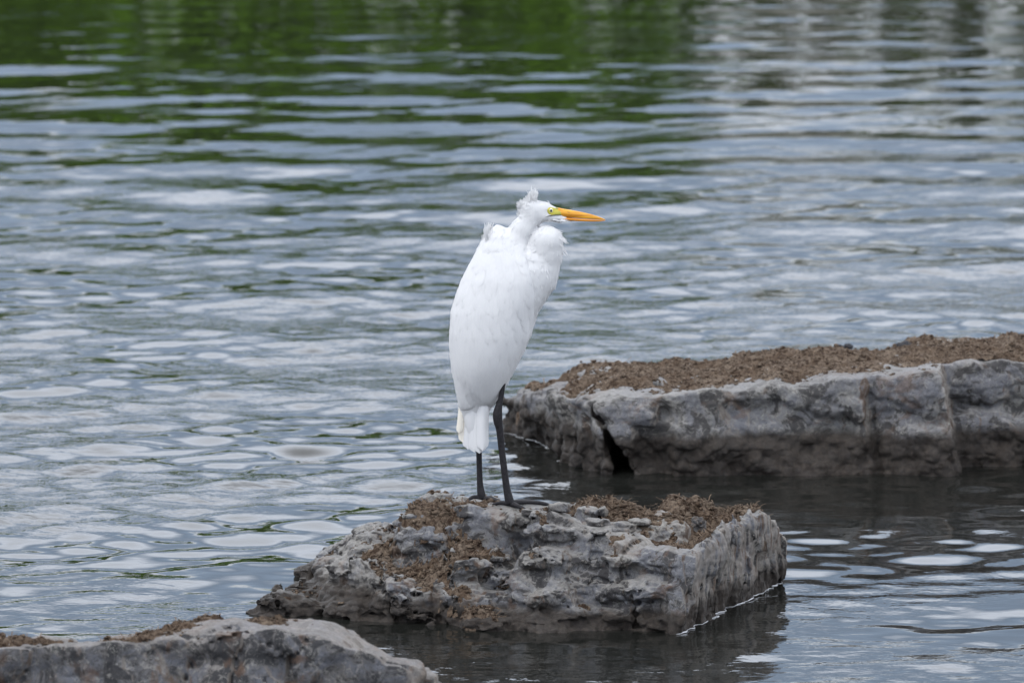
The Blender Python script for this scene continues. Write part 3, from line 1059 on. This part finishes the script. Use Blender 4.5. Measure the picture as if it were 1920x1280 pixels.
# ------------------------------------------------------------------ thin white tubes painting the bright reflection edge along the waterline
def painted_glint(rock, a, b, nrm, name, label, n=90, r0=0.0012):
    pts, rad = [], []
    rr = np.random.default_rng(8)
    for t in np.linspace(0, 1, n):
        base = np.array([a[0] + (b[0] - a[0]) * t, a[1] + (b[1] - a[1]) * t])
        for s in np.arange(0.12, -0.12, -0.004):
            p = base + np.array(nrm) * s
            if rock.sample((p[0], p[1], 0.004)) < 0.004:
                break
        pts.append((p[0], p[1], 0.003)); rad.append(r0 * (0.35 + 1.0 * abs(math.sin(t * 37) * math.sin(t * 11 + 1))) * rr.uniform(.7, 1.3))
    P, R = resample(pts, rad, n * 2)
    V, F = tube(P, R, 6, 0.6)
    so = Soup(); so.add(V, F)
    tag(link(name, so.mesh(name), MAT['glint']), label, "glint", kind="stuff")


painted_glint(MID, (0.392, 14.70), (0.66, 15.46), (0.944, -0.33), "painted_glint", "thin painted white glint along the split side of the egret's rock")
painted_glint(BACK, (0.17, 17.40), (-0.02, 18.02), (-0.96, -0.28), "painted_glint", "thin painted white glint along the end of the back slab")


# ------------------------------------------------------------------ the egret
S = 1.253e-3                                  # metres per photograph pixel at the bird
BX, BY = -0.0376, 15.10
BZ = MID.top(BX, BY) + 0.004
bird = bpy.data.objects.new("great_egret", None)
COL.objects.link(bird)
bird.location = (BX, BY, BZ)
tag(bird, "white egret with orange bill and black legs standing hunched on a rock", "egret")


def q(px, py, y=0.0):
    return np.array([(px - 930) * S, y, (935 - py) * S * 1.01])


PY = np.array([418, 425, 440, 460, 480, 500, 520, 550, 580, 620, 650, 680, 700, 720, 740, 760, 790], float)
LX = np.array([930, 922, 907, 896, 887, 878, 869, 858, 850, 846, 848, 851, 854, 856, 858, 860, 868], float)
RX = np.array([938, 950, 985, 1012, 1038, 1046, 1041, 1028, 1009, 996, 984, 969, 959, 948, 936, 922, 905], float)
HY = np.array([3, 10, 28, 44, 56, 64, 70, 76, 79, 79, 74, 66, 57, 47, 35, 21, 4], float) * 1e-3
WX = np.array([940, 955, 972, 982, 989, 995, 999, 1003, 1001, 994, 983, 969, 958, 947, 936, 925, 915], float)
ZZ = (935 - PY) * S * 1.01


def prof(z, arr):
    return np.interp(z, ZZ[::-1], arr[::-1])


def torso_params(z):
    l = (prof(z, LX) - 930) * S; r_ = (prof(z, RX) - 930) * S
    return (l + r_) / 2, (r_ - l) / 2, prof(z, HY)


def torso(X, Y, Z, grow=0.0):
    c, rx, ry = torso_params(Z)
    rx = rx + grow; ry = ry + grow * 1.6
    k = np.sqrt(((X - c) / rx) ** 2 + (Y / ry) ** 2 + 1e-9)
    d = (k - 1) * np.minimum(rx, ry)
    d = np.where(d > 0, np.minimum(d, (k - 1) * np.maximum(rx, ry) * .8), d)
    return np.maximum(d, np.maximum(Z - ZZ[0], ZZ[-1] - Z))


def cone(X, Y, Z, a, b, ra, rb, ky=1.0):
    a = np.asarray(a, float); b = np.asarray(b, float)
    Yk = Y / ky
    ab = b - a
    t = np.clip(((X - a[0]) * ab[0] + (Yk - a[1] / ky) * ab[1] / ky + (Z - a[2]) * ab[2]) / (ab[0] ** 2 + (ab[1] / ky) ** 2 + ab[2] ** 2), 0, 1)
    return np.sqrt((X - a[0] - t * ab[0]) ** 2 + (Yk - a[1] / ky - t * ab[1] / ky) ** 2 + (Z - a[2] - t * ab[2]) ** 2) - (ra + t * (rb - ra))


def body_sdf(X, Y, Z):
    d = torso(X, Y, Z)
    p = S
    # lower neck: folded loop resting on the breast
    loop = cone(X, Y, Z, q(1013, 520), q(1022, 475), 31 * p, 31 * p, 0.95)
    loop = smin(loop, cone(X, Y, Z, q(1022, 470, -.004), q(1025, 450, -.006), 31 * p, 31 * p, 0.9), 0.008)
    loop = smin(loop, cone(X, Y, Z, q(1022, 455, -.004), q(1004, 446, -.002), 28 * p, 23 * p, 0.9), 0.010)
    # upper neck running down behind the loop into the shoulders
    up = cone(X, Y, Z, q(998, 401), q(980, 430), 20.5 * p, 23 * p, 0.85)
    up = smin(up, cone(X, Y, Z, q(980, 430), q(965, 464), 23 * p, 27 * p, 0.9), 0.01)
    head = cone(X, Y, Z, q(996, 390), q(1019, 393), 21 * p, 16.5 * p, 0.80)
    head = smin(head, cone(X, Y, Z, q(1019, 393), q(1046, 398), 16.5 * p, 10.5 * p, 0.70), 0.006)
    chin = cone(X, Y, Z, q(1020, 402), q(1060, 407.5), 10 * p, 4.6 * p, 1.5)
    head = smin(head, chin, 0.006)
    d = smin(d, up, 0.012)
    d = smin(d, loop, 0.004)
    d = smin(d, head, 0.008)
    # crease where the folded neck presses against itself
    for a, b in ((q(1006, 421), q(994, 440)), (q(994, 440), q(986, 464)), (q(986, 464), q(989, 484)), (q(989, 484), q(1003, 488))):
        ab = b - a
        t = np.clip(((X - a[0]) * ab[0] + (Z - a[2]) * ab[2]) / (ab[0] ** 2 + ab[2] ** 2), 0, 1)
        r2 = (X - a[0] - t * ab[0]) ** 2 + (Z - a[2] - t * ab[2]) ** 2
        d = np.maximum(d, np.minimum(d + 0.0036 * np.exp(-r2 / 0.0050 ** 2), 1))
    return d


def grid_mesh(name, sdf, lo, hi, h, relax_n=2):
    ax = [np.arange(lo[i], hi[i] + h, h) for i in range(3)]
    X, Y, Z = np.meshgrid(*ax, indexing='ij')
    f = sdf(X, Y, Z)
    V, F = surface_nets(f, lo, h)
    V = relax(V, F, relax_n, 0.5)
    return V, F


BV, BF = grid_mesh("body", body_sdf, (-0.125, -0.10, 0.14), (0.20, 0.10, 0.74), 0.0030, 2)
_n = normals(BV, BF)
BV = BV + _n * (0.0012 * fbm(BV[:, 0] * 60, BV[:, 1] * 60, BV[:, 2] * 14, 3))[:, None]
body = link("body", mesh_np("body", BV, BF), MAT['feather'], bird)
bvh = BVHTree.FromPolygons([tuple(v) for v in BV.tolist()], [tuple(f) for f in BF.tolist()])

# folded wings
WV = {}


def wing_sdf(side):
    def f(X, Y, Z):
        d = torso(X, Y, Z, 0.0070 * sstep((935 - 440) * S, (935 - 520) * S, Z) * (0.40 + 0.60 * sstep((935 - 752) * S, (935 - 680) * S, Z)) - 0.001)
        wx = (prof(Z, WX) - 930) * S
        d = smax(d, (X - wx) * 0.9, 0.010)
        d = smax(d, 0.004 - Y * side, 0.004)
        low = (935 - 754) * S * 1.01 - 0.35 * (X + 0.035) * (X < -0.035) * -1 + 0.15 * (X + 0.035) * (X > -0.035) * -1
        d = smax(d, low - Z, 0.008)
        hi_ = (935 - 436) * S * 1.01
        d = smax(d, Z - hi_, 0.02)
        return d
    return f


for side in (-1, 1):
    V, F = grid_mesh("wing", wing_sdf(side), (-0.125, -0.11 if side < 0 else -0.012, 0.14), (0.11, 0.012 if side < 0 else 0.11, 0.66), 0.0034, 3)
    n_ = normals(V, F)
    V = V + n_ * (0.0016 * fbm(V[:, 0] * 45 + V[:, 2] * 12, V[:, 1] * 40, V[:, 2] * 9, 3))[:, None]
    w = link("wing", mesh_np("wing", V, F), MAT['feather'], bird)
    WV[side] = (w, BVHTree.FromPolygons([tuple(v) for v in V.tolist()], [tuple(f) for f in F.tolist()]))


def feather(so, bv, start, flow, length, width, lift0, lift1, tipround=0.5, m=7, rnd=random):
    """one contour feather hugging the surface bv from start along flow"""
    p = Vector(start); d = Vector(flow).normalized()
    rows = []
    for i in range(m):
        t = i / (m - 1)
        loc, nn, _, _ = bv.find_nearest(p)
        if loc is None: return
        side = nn.cross(d).normalized()
        wv = width * (min(1, 0.55 + 1.4 * t) if t < 0.5 else math.sqrt(max(0.0, 1 - ((t - .5) / .5) ** 2.6)))
        wv = max(wv, 0.0006)
        c = loc + nn * (lift0 + (lift1 - lift0) * t)
        le, ln_, _, _ = bv.find_nearest(loc - side * wv)
        re_, rn_, _, _ = bv.find_nearest(loc + side * wv)
        edge_lift = lift0 * .2 + lift1 * t * .55 - 0.0001
        rows += [le + ln_ * edge_lift, c + nn * 0.0002, re_ + rn_ * edge_lift]
        d = (d - nn * d.dot(nn)).normalized()
        p = loc + d * (length / (m - 1))
    F = []
    for i in range(m - 1):
        for k in range(2):
            a = i * 3 + k
            F.append((a, a + 1, a + 4, a + 3))
    so.add([tuple(v) for v in rows], F)


def clothe():
    rr = random.Random(5)
    for side in (-1, 1):
        w, wb = WV[side]
        cover = Soup(); flight = Soup()
        for row, py in enumerate(np.arange(452, 735, 15)):
            z = (935 - py) * S * 1.01
            c, rx, ry = torso_params(z)
            wx = (prof(z, WX) - 930) * S
            x0 = c - rx
            n = max(4, int((wx - x0 + ry) / 0.021))
            for i in range(n + 1):
                t = (i + (row % 2) * .5) / n
                ang = math.pi * (1 - 0.94 * t)
                x = c + (rx + .003) * math.cos(ang); y = side * (ry + .006) * math.sin(ang)
                if x > wx - 0.006 or y * side < 0.012: continue
                fx = 0.10 + 0.25 * (t - 0.5) + rr.gauss(0, .10)
                low = py > 600
                L_ = rr.uniform(.050, .066) * (1.0 if not low else 1.5)
                W_ = rr.uniform(.011, .015) * (1.0 if not low else 0.85)
                if z - L_ < (935 - 752) * S: L_ = max(0.03, z - (935 - rr.uniform(752, 774)) * S)
                feather(cover, wb, (x, y, z), (fx * .5, -0.1 * side, -1), L_, W_, 0.0003, rr.uniform(.0008, .0019))
        # long inner flight feathers laid down the lower half
        for i in range(9):
            t = i / 8
            z = (935 - (560 + 12 * i)) * S
            c, rx, ry = torso_params(z)
            ang = math.pi * (0.82 - 0.52 * t)
            feather(flight, wb, (c + rx * math.cos(ang), side * (ry + .006) * math.sin(ang), z), (0.05 - .1 * t, 0, -1), .20 - .06 * t * t, .014, .0008, .0026, m=12)
        o = link("covert_feathers", cover.mesh("covert_feathers"), MAT['feather'], w); o["kind"] = "stuff"
        o = link("flight_feathers", flight.mesh("flight_feathers"), MAT['feather'], w); o["kind"] = "stuff"
    # breast and neck: finer plumage on the body itself
    so = Soup()
    for py in np.arange(425, 735, 13):
        z = (935 - py) * S * 1.01
        for i in range(16):
            ang = -math.pi * .62 + 1.24 * math.pi * (i + rr.random()) / 16
            loc, nn, _, _ = bvh.find_nearest(Vector(((prof(z, RX) - 930) * S - .03 + .06 * math.cos(ang), .08 * math.sin(ang), z)))
            feather(so, bvh, loc, (-0.15, 0, -1), rr.uniform(.026, .040), rr.uniform(.006, .009), .0002, rr.uniform(.0006, .0014), m=5)
    o = link("breast_feathers", so.mesh("breast_feathers"), MAT['feather'], bird); o["kind"] = "stuff"


clothe()


def strand(so, p, d, length, width, curl, m=5):
    p = np.array(p, float); d = np.array(d, float); d /= np.linalg.norm(d)
    view = np.array([0, -1.0, 0.1])
    rows = []
    for i in range(m):
        t = i / (m - 1)
        s = np.cross(d, view); s /= np.linalg.norm(s) + 1e-9
        w = width * (1 - t) ** 0.7 + 0.00012
        rows += [p - s * w, p + s * w + np.array([0, -w * .4, 0])]
        p = p + d * length / (m - 1)
        d = d + np.array(curl) / (m - 1); d /= np.linalg.norm(d)
    so.add(rows, [(2 * i, 2 * i + 1, 2 * i + 3, 2 * i + 2) for i in range(m - 1)])


def tufts():
    r = np.random.default_rng(9)
    # wind-raised crest on the back of the crown
    so = Soup()
    for i in range(620):
        t = r.random()
        base = q(972 + 34 * t, 384 - 15 * t + r.normal() * 3, r.normal() * .008)
        lean = -0.75 + 0.95 * t + r.normal() * .16
        ln = (0.006 + 0.0155 * math.exp(-((t - .75) / .22) ** 2)) * r.uniform(.7, 1.25)
        strand(so, base, (lean, r.normal() * .25, 1.0), ln, r.uniform(.0004, .0009), (0.35 * (t > .5) + r.normal() * .25, 0, .1))
    for i in range(160):
        base = q(973 + r.random() * 8, 378 + r.random() * 26, r.normal() * .009)
        strand(so, base, (-1.0, r.normal() * .3, .35 + r.normal() * .3), r.uniform(.005, .011), .0006, (0, 0, .4))
    tag(link("crest", so.mesh("crest"), MAT['plume'], bird), kind="stuff")
    # curled plumes lifted off the shoulders
    so = Soup()
    for i in range(16):
        t = i / 15
        a = q(910 + 30 * t, 452 - 8 * math.sin(t * 3), r.normal() * .010)
        ln = (0.034 * math.exp(-((t - .25) / .26) ** 2) + .009) * r.uniform(.85, 1.1)
        for j in range(26):
            u = r.random()
            base = a + np.array([r.normal() * .0022, r.normal() * .002, u * ln * .35])
            strand(so, base, (-0.28 + .35 * t + r.normal() * .10, r.normal() * .10, 1.0), ln * (1 - .35 * u) * r.uniform(.75, 1.05), r.uniform(.0007, .0013), (0.25 + .55 * t, 0, 0), 6)
    tag(link("shoulder_tuft", so.mesh("shoulder_tuft"), MAT['plume'], bird), kind="stuff")
    # ruffled feathers along the front of the folded neck, and the chin
    so = Soup()
    for i in range(330):
        t = r.random()
        cx, cy = 1024 + 29 * math.cos(math.radians(72 - 105 * t)), 449 - 28 * math.sin(math.radians(72 - 105 * t))
        base = q(cx - 4, cy + 1, r.normal() * .010)
        comb = 0.5 + 0.5 * math.sin(t * 17.0)
        strand(so, base, (1.0, r.normal() * .2, -0.30 - 0.8 * t + r.normal() * .10), (.005 + .021 * comb) * r.uniform(.7, 1.2), r.uniform(.0007, .0015), (0.1, 0, -.35))
    tag(link("neck_fringe", so.mesh("neck_fringe"), MAT['plume'], bird), kind="stuff")
    so = Soup()
    for i in range(160):
        base = q(1032 + 28 * r.random(), 408 + r.normal() * 2.0, r.normal() * .006)
        strand(so, base, (1.0, r.normal() * .1, -.06 + r.normal() * .05), r.uniform(.010, .020), .0010, (0, 0, .02))
    tag(link("chin_feathers", so.mesh("chin_feathers"), MAT['plume'], bird), kind="stuff")
    # soft down breaking the outline everywhere
    so = Soup()
    nb = normals(BV, BF)
    pick = r.integers(0, len(BV), 3600)
    for k in pick:
        p, n_ = BV[k], nb[k]
        if p[0] > 0.135 and p[2] > 0.6: continue
        if p[2] > 0.66: flow = np.array([-1, 0, -.25])
        elif p[2] > 0.58: flow = np.array([-.3, 0, -1])
        else: flow = np.array([-.1, 0, -1.0])
        d = flow - n_ * flow.dot(n_); d /= np.linalg.norm(d) + 1e-6
        d = d + n_ * r.uniform(.05, .30) + r.normal(size=3) * .12
        strand(so, p - n_ * .0008, d, r.uniform(.007, .014), .0007, (0, 0, -.1), 4)
    tag(link("down", so.mesh("down"), MAT['plume'], bird), kind="stuff")


tufts()


def tail():
    so = Soup(); cr = Soup()
    # overlapping blunt flight and tail feathers below the wings: (top x, top y, tip x, tip y, half width, depth, cream)
    blades = [(878, 700, 868, 824, 9, -.004, 1), (872, 705, 861, 806, 6, -.010, 1), (884, 700, 878, 836, 11, -.010, 0),
              (890, 690, 890, 841, 14, -.016, 0), (900, 690, 899, 842, 14, -.022, 0), (906, 690, 905, 836, 11, -.030, 0),
              (896, 690, 893, 838, 16, .006, 0), (886, 690, 882, 834, 13, .014, 0), (905, 690, 903, 832, 12, .020, 0), (872, 700, 866, 818, 8, .012, 1)]
    for (ax, ay, bx, by, hw, dy, cream) in blades:
        m = 22; rows = []
        for i in range(m):
            t = i / (m - 1)
            c = q(ax + (bx - ax) * t, ay + (by - ay) * t, dy * (0.8 + 0.2 * t))
            w = hw * S * (min(1, .7 + .6 * t) if t < .88 else math.sqrt(max(0.0, 1 - ((t - .88) / .12) ** 2.4)) + .05)
            bow = 0.55
            for u in (-1, -.5, 0, .5, 1):
                rows.append(c + np.array([u * w, (u * u) * w * bow * (1 if dy < 0 else -1), 0]))
        F = [(i * 5 + k, i * 5 + k + 1, i * 5 + k + 6, i * 5 + k + 5) for i in range(m - 1) for k in range(4)]
        (cr if cream else so).add(rows, F)
    core = tube(*resample([q(888, 690), q(888, 740), q(887, 790), q(887, 822)], [.026, .026, .021, .010], 16), seg=16, squash=0.75)
    so.add(*core)
    t_ = link("tail", so.mesh("tail"), MAT['feather'], bird)
    c_ = link("inner_feathers", cr.mesh("inner_feathers"), MAT['cream'], t_)
    c_["label"] = "cream inner tail feathers"


tail()


# bill, facial skin, eyes
def bill_half(name, top, bot, mat, parent, x_start=1046):
    xs = np.linspace(x_start, 1134, 26)
    so_v = []; seg = 14
    for x in xs:
        zt = np.interp(x, [p[0] for p in top], [p[1] for p in top]); zb = np.interp(x, [p[0] for p in bot], [p[1] for p in bot])
        c = q(x, (zt + zb) / 2); hz = max((zb - zt) / 2, .25) * S
        wy = max(0.0006, 0.0092 * (1 - ((x - 1046) / 90.0) ** 1.15))
        for k in range(seg):
            a = 2 * math.pi * k / seg
            so_v.append(c + np.array([0, wy * math.copysign(abs(math.cos(a)) ** .8, math.cos(a)), hz * math.copysign(abs(math.sin(a)) ** .8, math.sin(a))]))
    F = [(i * seg + k, i * seg + (k + 1) % seg, (i + 1) * seg + (k + 1) % seg, (i + 1) * seg + k) for i in range(len(xs) - 1) for k in range(seg)]
    so = Soup(); so.add(so_v, np.array(F)[:, ::-1])
    return link(name, so.mesh(name), mat, parent)


gape = [(1046, 402.5), (1090, 407), (1134, 409.6)]
ub = bill_half("upper_bill", [(1046, 386.5), (1055, 388.5), (1070, 391), (1090, 394.6), (1110, 399.3), (1125, 404.5), (1134, 408.6)], gape, MAT['bill'], bird)
lb = bill_half("lower_bill", [(a, b + .45) for a, b in gape], [(1046, 408.6), (1060, 410.3), (1080, 411.6), (1110, 412.6), (1125, 412.2), (1134, 410.4)], MAT['bill_low'], bird, 1055)
for side in (-1, 1):
    V, F = tube(*resample([q(1061, 393.8, side * .0068), q(1065, 394.5, side * .0070), q(1071, 395.6, side * .0062)], [.0002, .0006, .0002], 6), seg=6)
    so = Soup(); so.add(V, F); link("nostril", so.mesh("nostril"), MAT['gape'], ub)


def skin_patch(side):
    """yellow-green bare skin from the eye to the bill, lying just proud of the head"""
    up = [(1025.5, 391), (1026, 387), (1029, 384.3), (1034, 384.2), (1042, 386), (1049, 388.6), (1054, 391)]
    lo = [(1025.5, 391.5), (1026.5, 395), (1029, 398.5), (1034, 400), (1042, 400.2), (1049, 400), (1054, 399.5)]
    rows = []; n = 30; m = 9
    for i in range(n):
        t = i / (n - 1) * 6; k = min(int(t), 5); u = t - k
        a = np.array(up[k]) * (1 - u) + np.array(up[k + 1]) * u
        b = np.array(lo[k]) * (1 - u) + np.array(lo[k + 1]) * u
        for j in range(m):
            s = j / (m - 1)
            pt = q(*(a * (1 - s) + b * s))
            hit = bvh.ray_cast(Vector((pt[0], side * .2, pt[2])), Vector((0, -side, 0)))
            edge = min(1, 4 * min(s, 1 - s) + .05) * min(1, i / 3 + .05)
            y = hit[0].y if hit[0] is not None else side * .008
            rows.append((pt[0], y + side * (0.0022 * edge - .0006), pt[2]))
    F = [(i * m + j, (i + 1) * m + j, (i + 1) * m + j + 1, i * m + j + 1) for i in range(n - 1) for j in range(m - 1)]
    V2 = np.array(rows)
    so = Soup(); so.add(V2, np.array(F) if side < 0 else np.array(F)[:, ::-1])
    o = link("facial_skin", so.mesh("facial_skin"), MAT['lore'], bird)
    # dark line of the gape under the eye
    pts = []
    for px, py in ((1022, 402.5), (1030, 400.2), (1040, 399.2), (1052, 399.6)):
        pt = q(px, py); hit = bvh.ray_cast(Vector((pt[0], side * .2, pt[2])), Vector((0, -side, 0)))
        pts.append((pt[0], (hit[0].y if hit[0] is not None else side * .008) + side * .0013, pt[2]))
    so = Soup(); so.add(*tube(*resample(pts, [.0003, .0011, .0012, .0008], 14), seg=6)); link("gape_line", so.mesh("gape_line"), MAT['gape'], o)
    # eye
    pt = q(1032.6, 391.0); hit = bvh.ray_cast(Vector((pt[0], side * .2, pt[2])), Vector((0, -side, 0)))
    ey = hit[0].y if hit[0] is not None else side * .01
    def ball(cx, cy, cz, rx, ry, rz):
        u, v = np.meshgrid(np.linspace(0, 2 * math.pi, 21)[:-1], np.linspace(0.01, math.pi - .01, 12), indexing='ij')
        D = np.stack([np.cos(u) * np.sin(v), np.sin(u) * np.sin(v), np.cos(v)], -1).reshape(-1, 3) * np.array([rx, ry, rz])
        return D + np.array([cx, cy, cz]), np.array([(a * 12 + b, a * 12 + b + 1, ((a + 1) % 20) * 12 + b + 1, ((a + 1) % 20) * 12 + b) for a in range(20) for b in range(11)])
    so = Soup(); so.add(*ball(pt[0], ey, pt[2], .0042, .0036, .0054)); e = link("eye", so.mesh("eye"), MAT['iris'], bird)
    so = Soup(); so.add(*ball(pt[0] + .0003, ey + side * .0026, pt[2] + .0002, .0025, .0018, .0034)); link("pupil", so.mesh("pupil"), MAT['pupil'], e)


for side in (-1, 1):
    skin_patch(side)


# legs and feet: shanks end on the stone, toes follow its surface
def ground(x, y):
    """rock surface under a bird-local x, y"""
    return MID.top(BX + x, BY + y) - BZ


def leg(chain, toes, fy):
    foot = chain[-1]
    fx = (foot[0] - 930) * S
    gz = ground(fx, fy) + 0.007
    pts, rad = [], []
    for (px, py, rpx, yy) in chain:
        pts.append(q(px, py, yy)); rad.append(rpx * S)
    pts[-1] = np.array([fx, fy, gz])
    pts[-2] = np.array([pts[-2][0], fy, gz + 0.012])
    so = Soup(); so.add(*tube(*resample(pts, rad, 44), seg=14))
    lg = link("leg", so.mesh("leg"), MAT['leg'], bird)
    for toe in toes:
        P, R = [np.array([fx, fy, gz - .001])], [.0062]
        n = len(toe)
        for i, (dx, dy, r_) in enumerate(toe):
            x, y = fx + dx, fy + dy
            knuckle = 0.003 if i == 0 else 0.0
            P.append(np.array([x, y, ground(x, y) + r_ * .85 + knuckle])); R.append(r_)
        # lumpy scaled toe
        P2, R2 = resample(P, R, 26)
        R2 = R2 * (1 + 0.13 * np.abs(np.sin(np.linspace(0, 3 * math.pi, 26))))
        so = Soup(); so.add(*tube(P2, R2, seg=9))
        t_ = link("toe", so.mesh("toe"), MAT['leg'], lg)
        d = P2[-1] - P2[-3]; d /= np.linalg.norm(d)
        C = [P2[-1], P2[-1] + d * .006 + np.array([0, 0, .001]), P2[-1] + d * .012 - np.array([0, 0, .004])]
        t0 = Soup(); t0.add(*tube(*resample(C, [.0028, .0020, .0004], 8), seg=7))
        # the claw belongs to the toe mesh
        so2 = Soup(); so2.add(*tube(P2, R2, seg=9)); so2.add(t0.V[0], t0.F[0])
        me = so2.mesh("toe"); me.materials.append(MAT['leg']); t_.data = me


leg([(944, 705, 5, -.030), (939, 738, 5, -.034), (935, 754, 7.0, -.036), (933, 768, 9.0, -.036), (934, 782, 8.4, -.036), (937, 797, 6.8, -.036), (941, 835, 6.2, -.036), (946, 875, 6.3, -.036), (950, 905, 6.8, -.036), (954, 925, 8.2, -.036), (956, 935, 8.6, -.036)],
    [[(.030, .010, .0048), (.085, .028, .0042), (.118, .036, .0036), (.138, .040, .003)],
     [(.022, -.018, .0050), (.042, -.032, .0042), (.056, -.042, .0034)],
     [(.030, .030, .0046), (.065, .060, .004), (.09, .075, .003)],
     [(-.020, .006, .0045), (-.034, .010, .0034)]], -.036)
leg([(905, 740, 8, .030), (898, 800, 5.6, .034), (898, 845, 5.4, .036), (899, 885, 5.4, .036), (900, 908, 6.0, .036), (902, 924, 7.6, .036), (903, 934, 7.8, .036)],
    [[(-.022, -.006, .0046), (-.042, -.022, .0040), (-.056, -.038, .0034)],
     [(.020, -.012, .0046), (.042, -.024, .0040), (.058, -.030, .0034)],
     [(.028, .012, .0046), (.06, .02, .004), (.085, .028, .003)],
     [(.020, .030, .0044), (.045, .05, .0034)]], .036)
print("scene built:", len(bpy.data.objects), "objects", sum(len(m.polygons) for m in bpy.data.meshes), "faces")
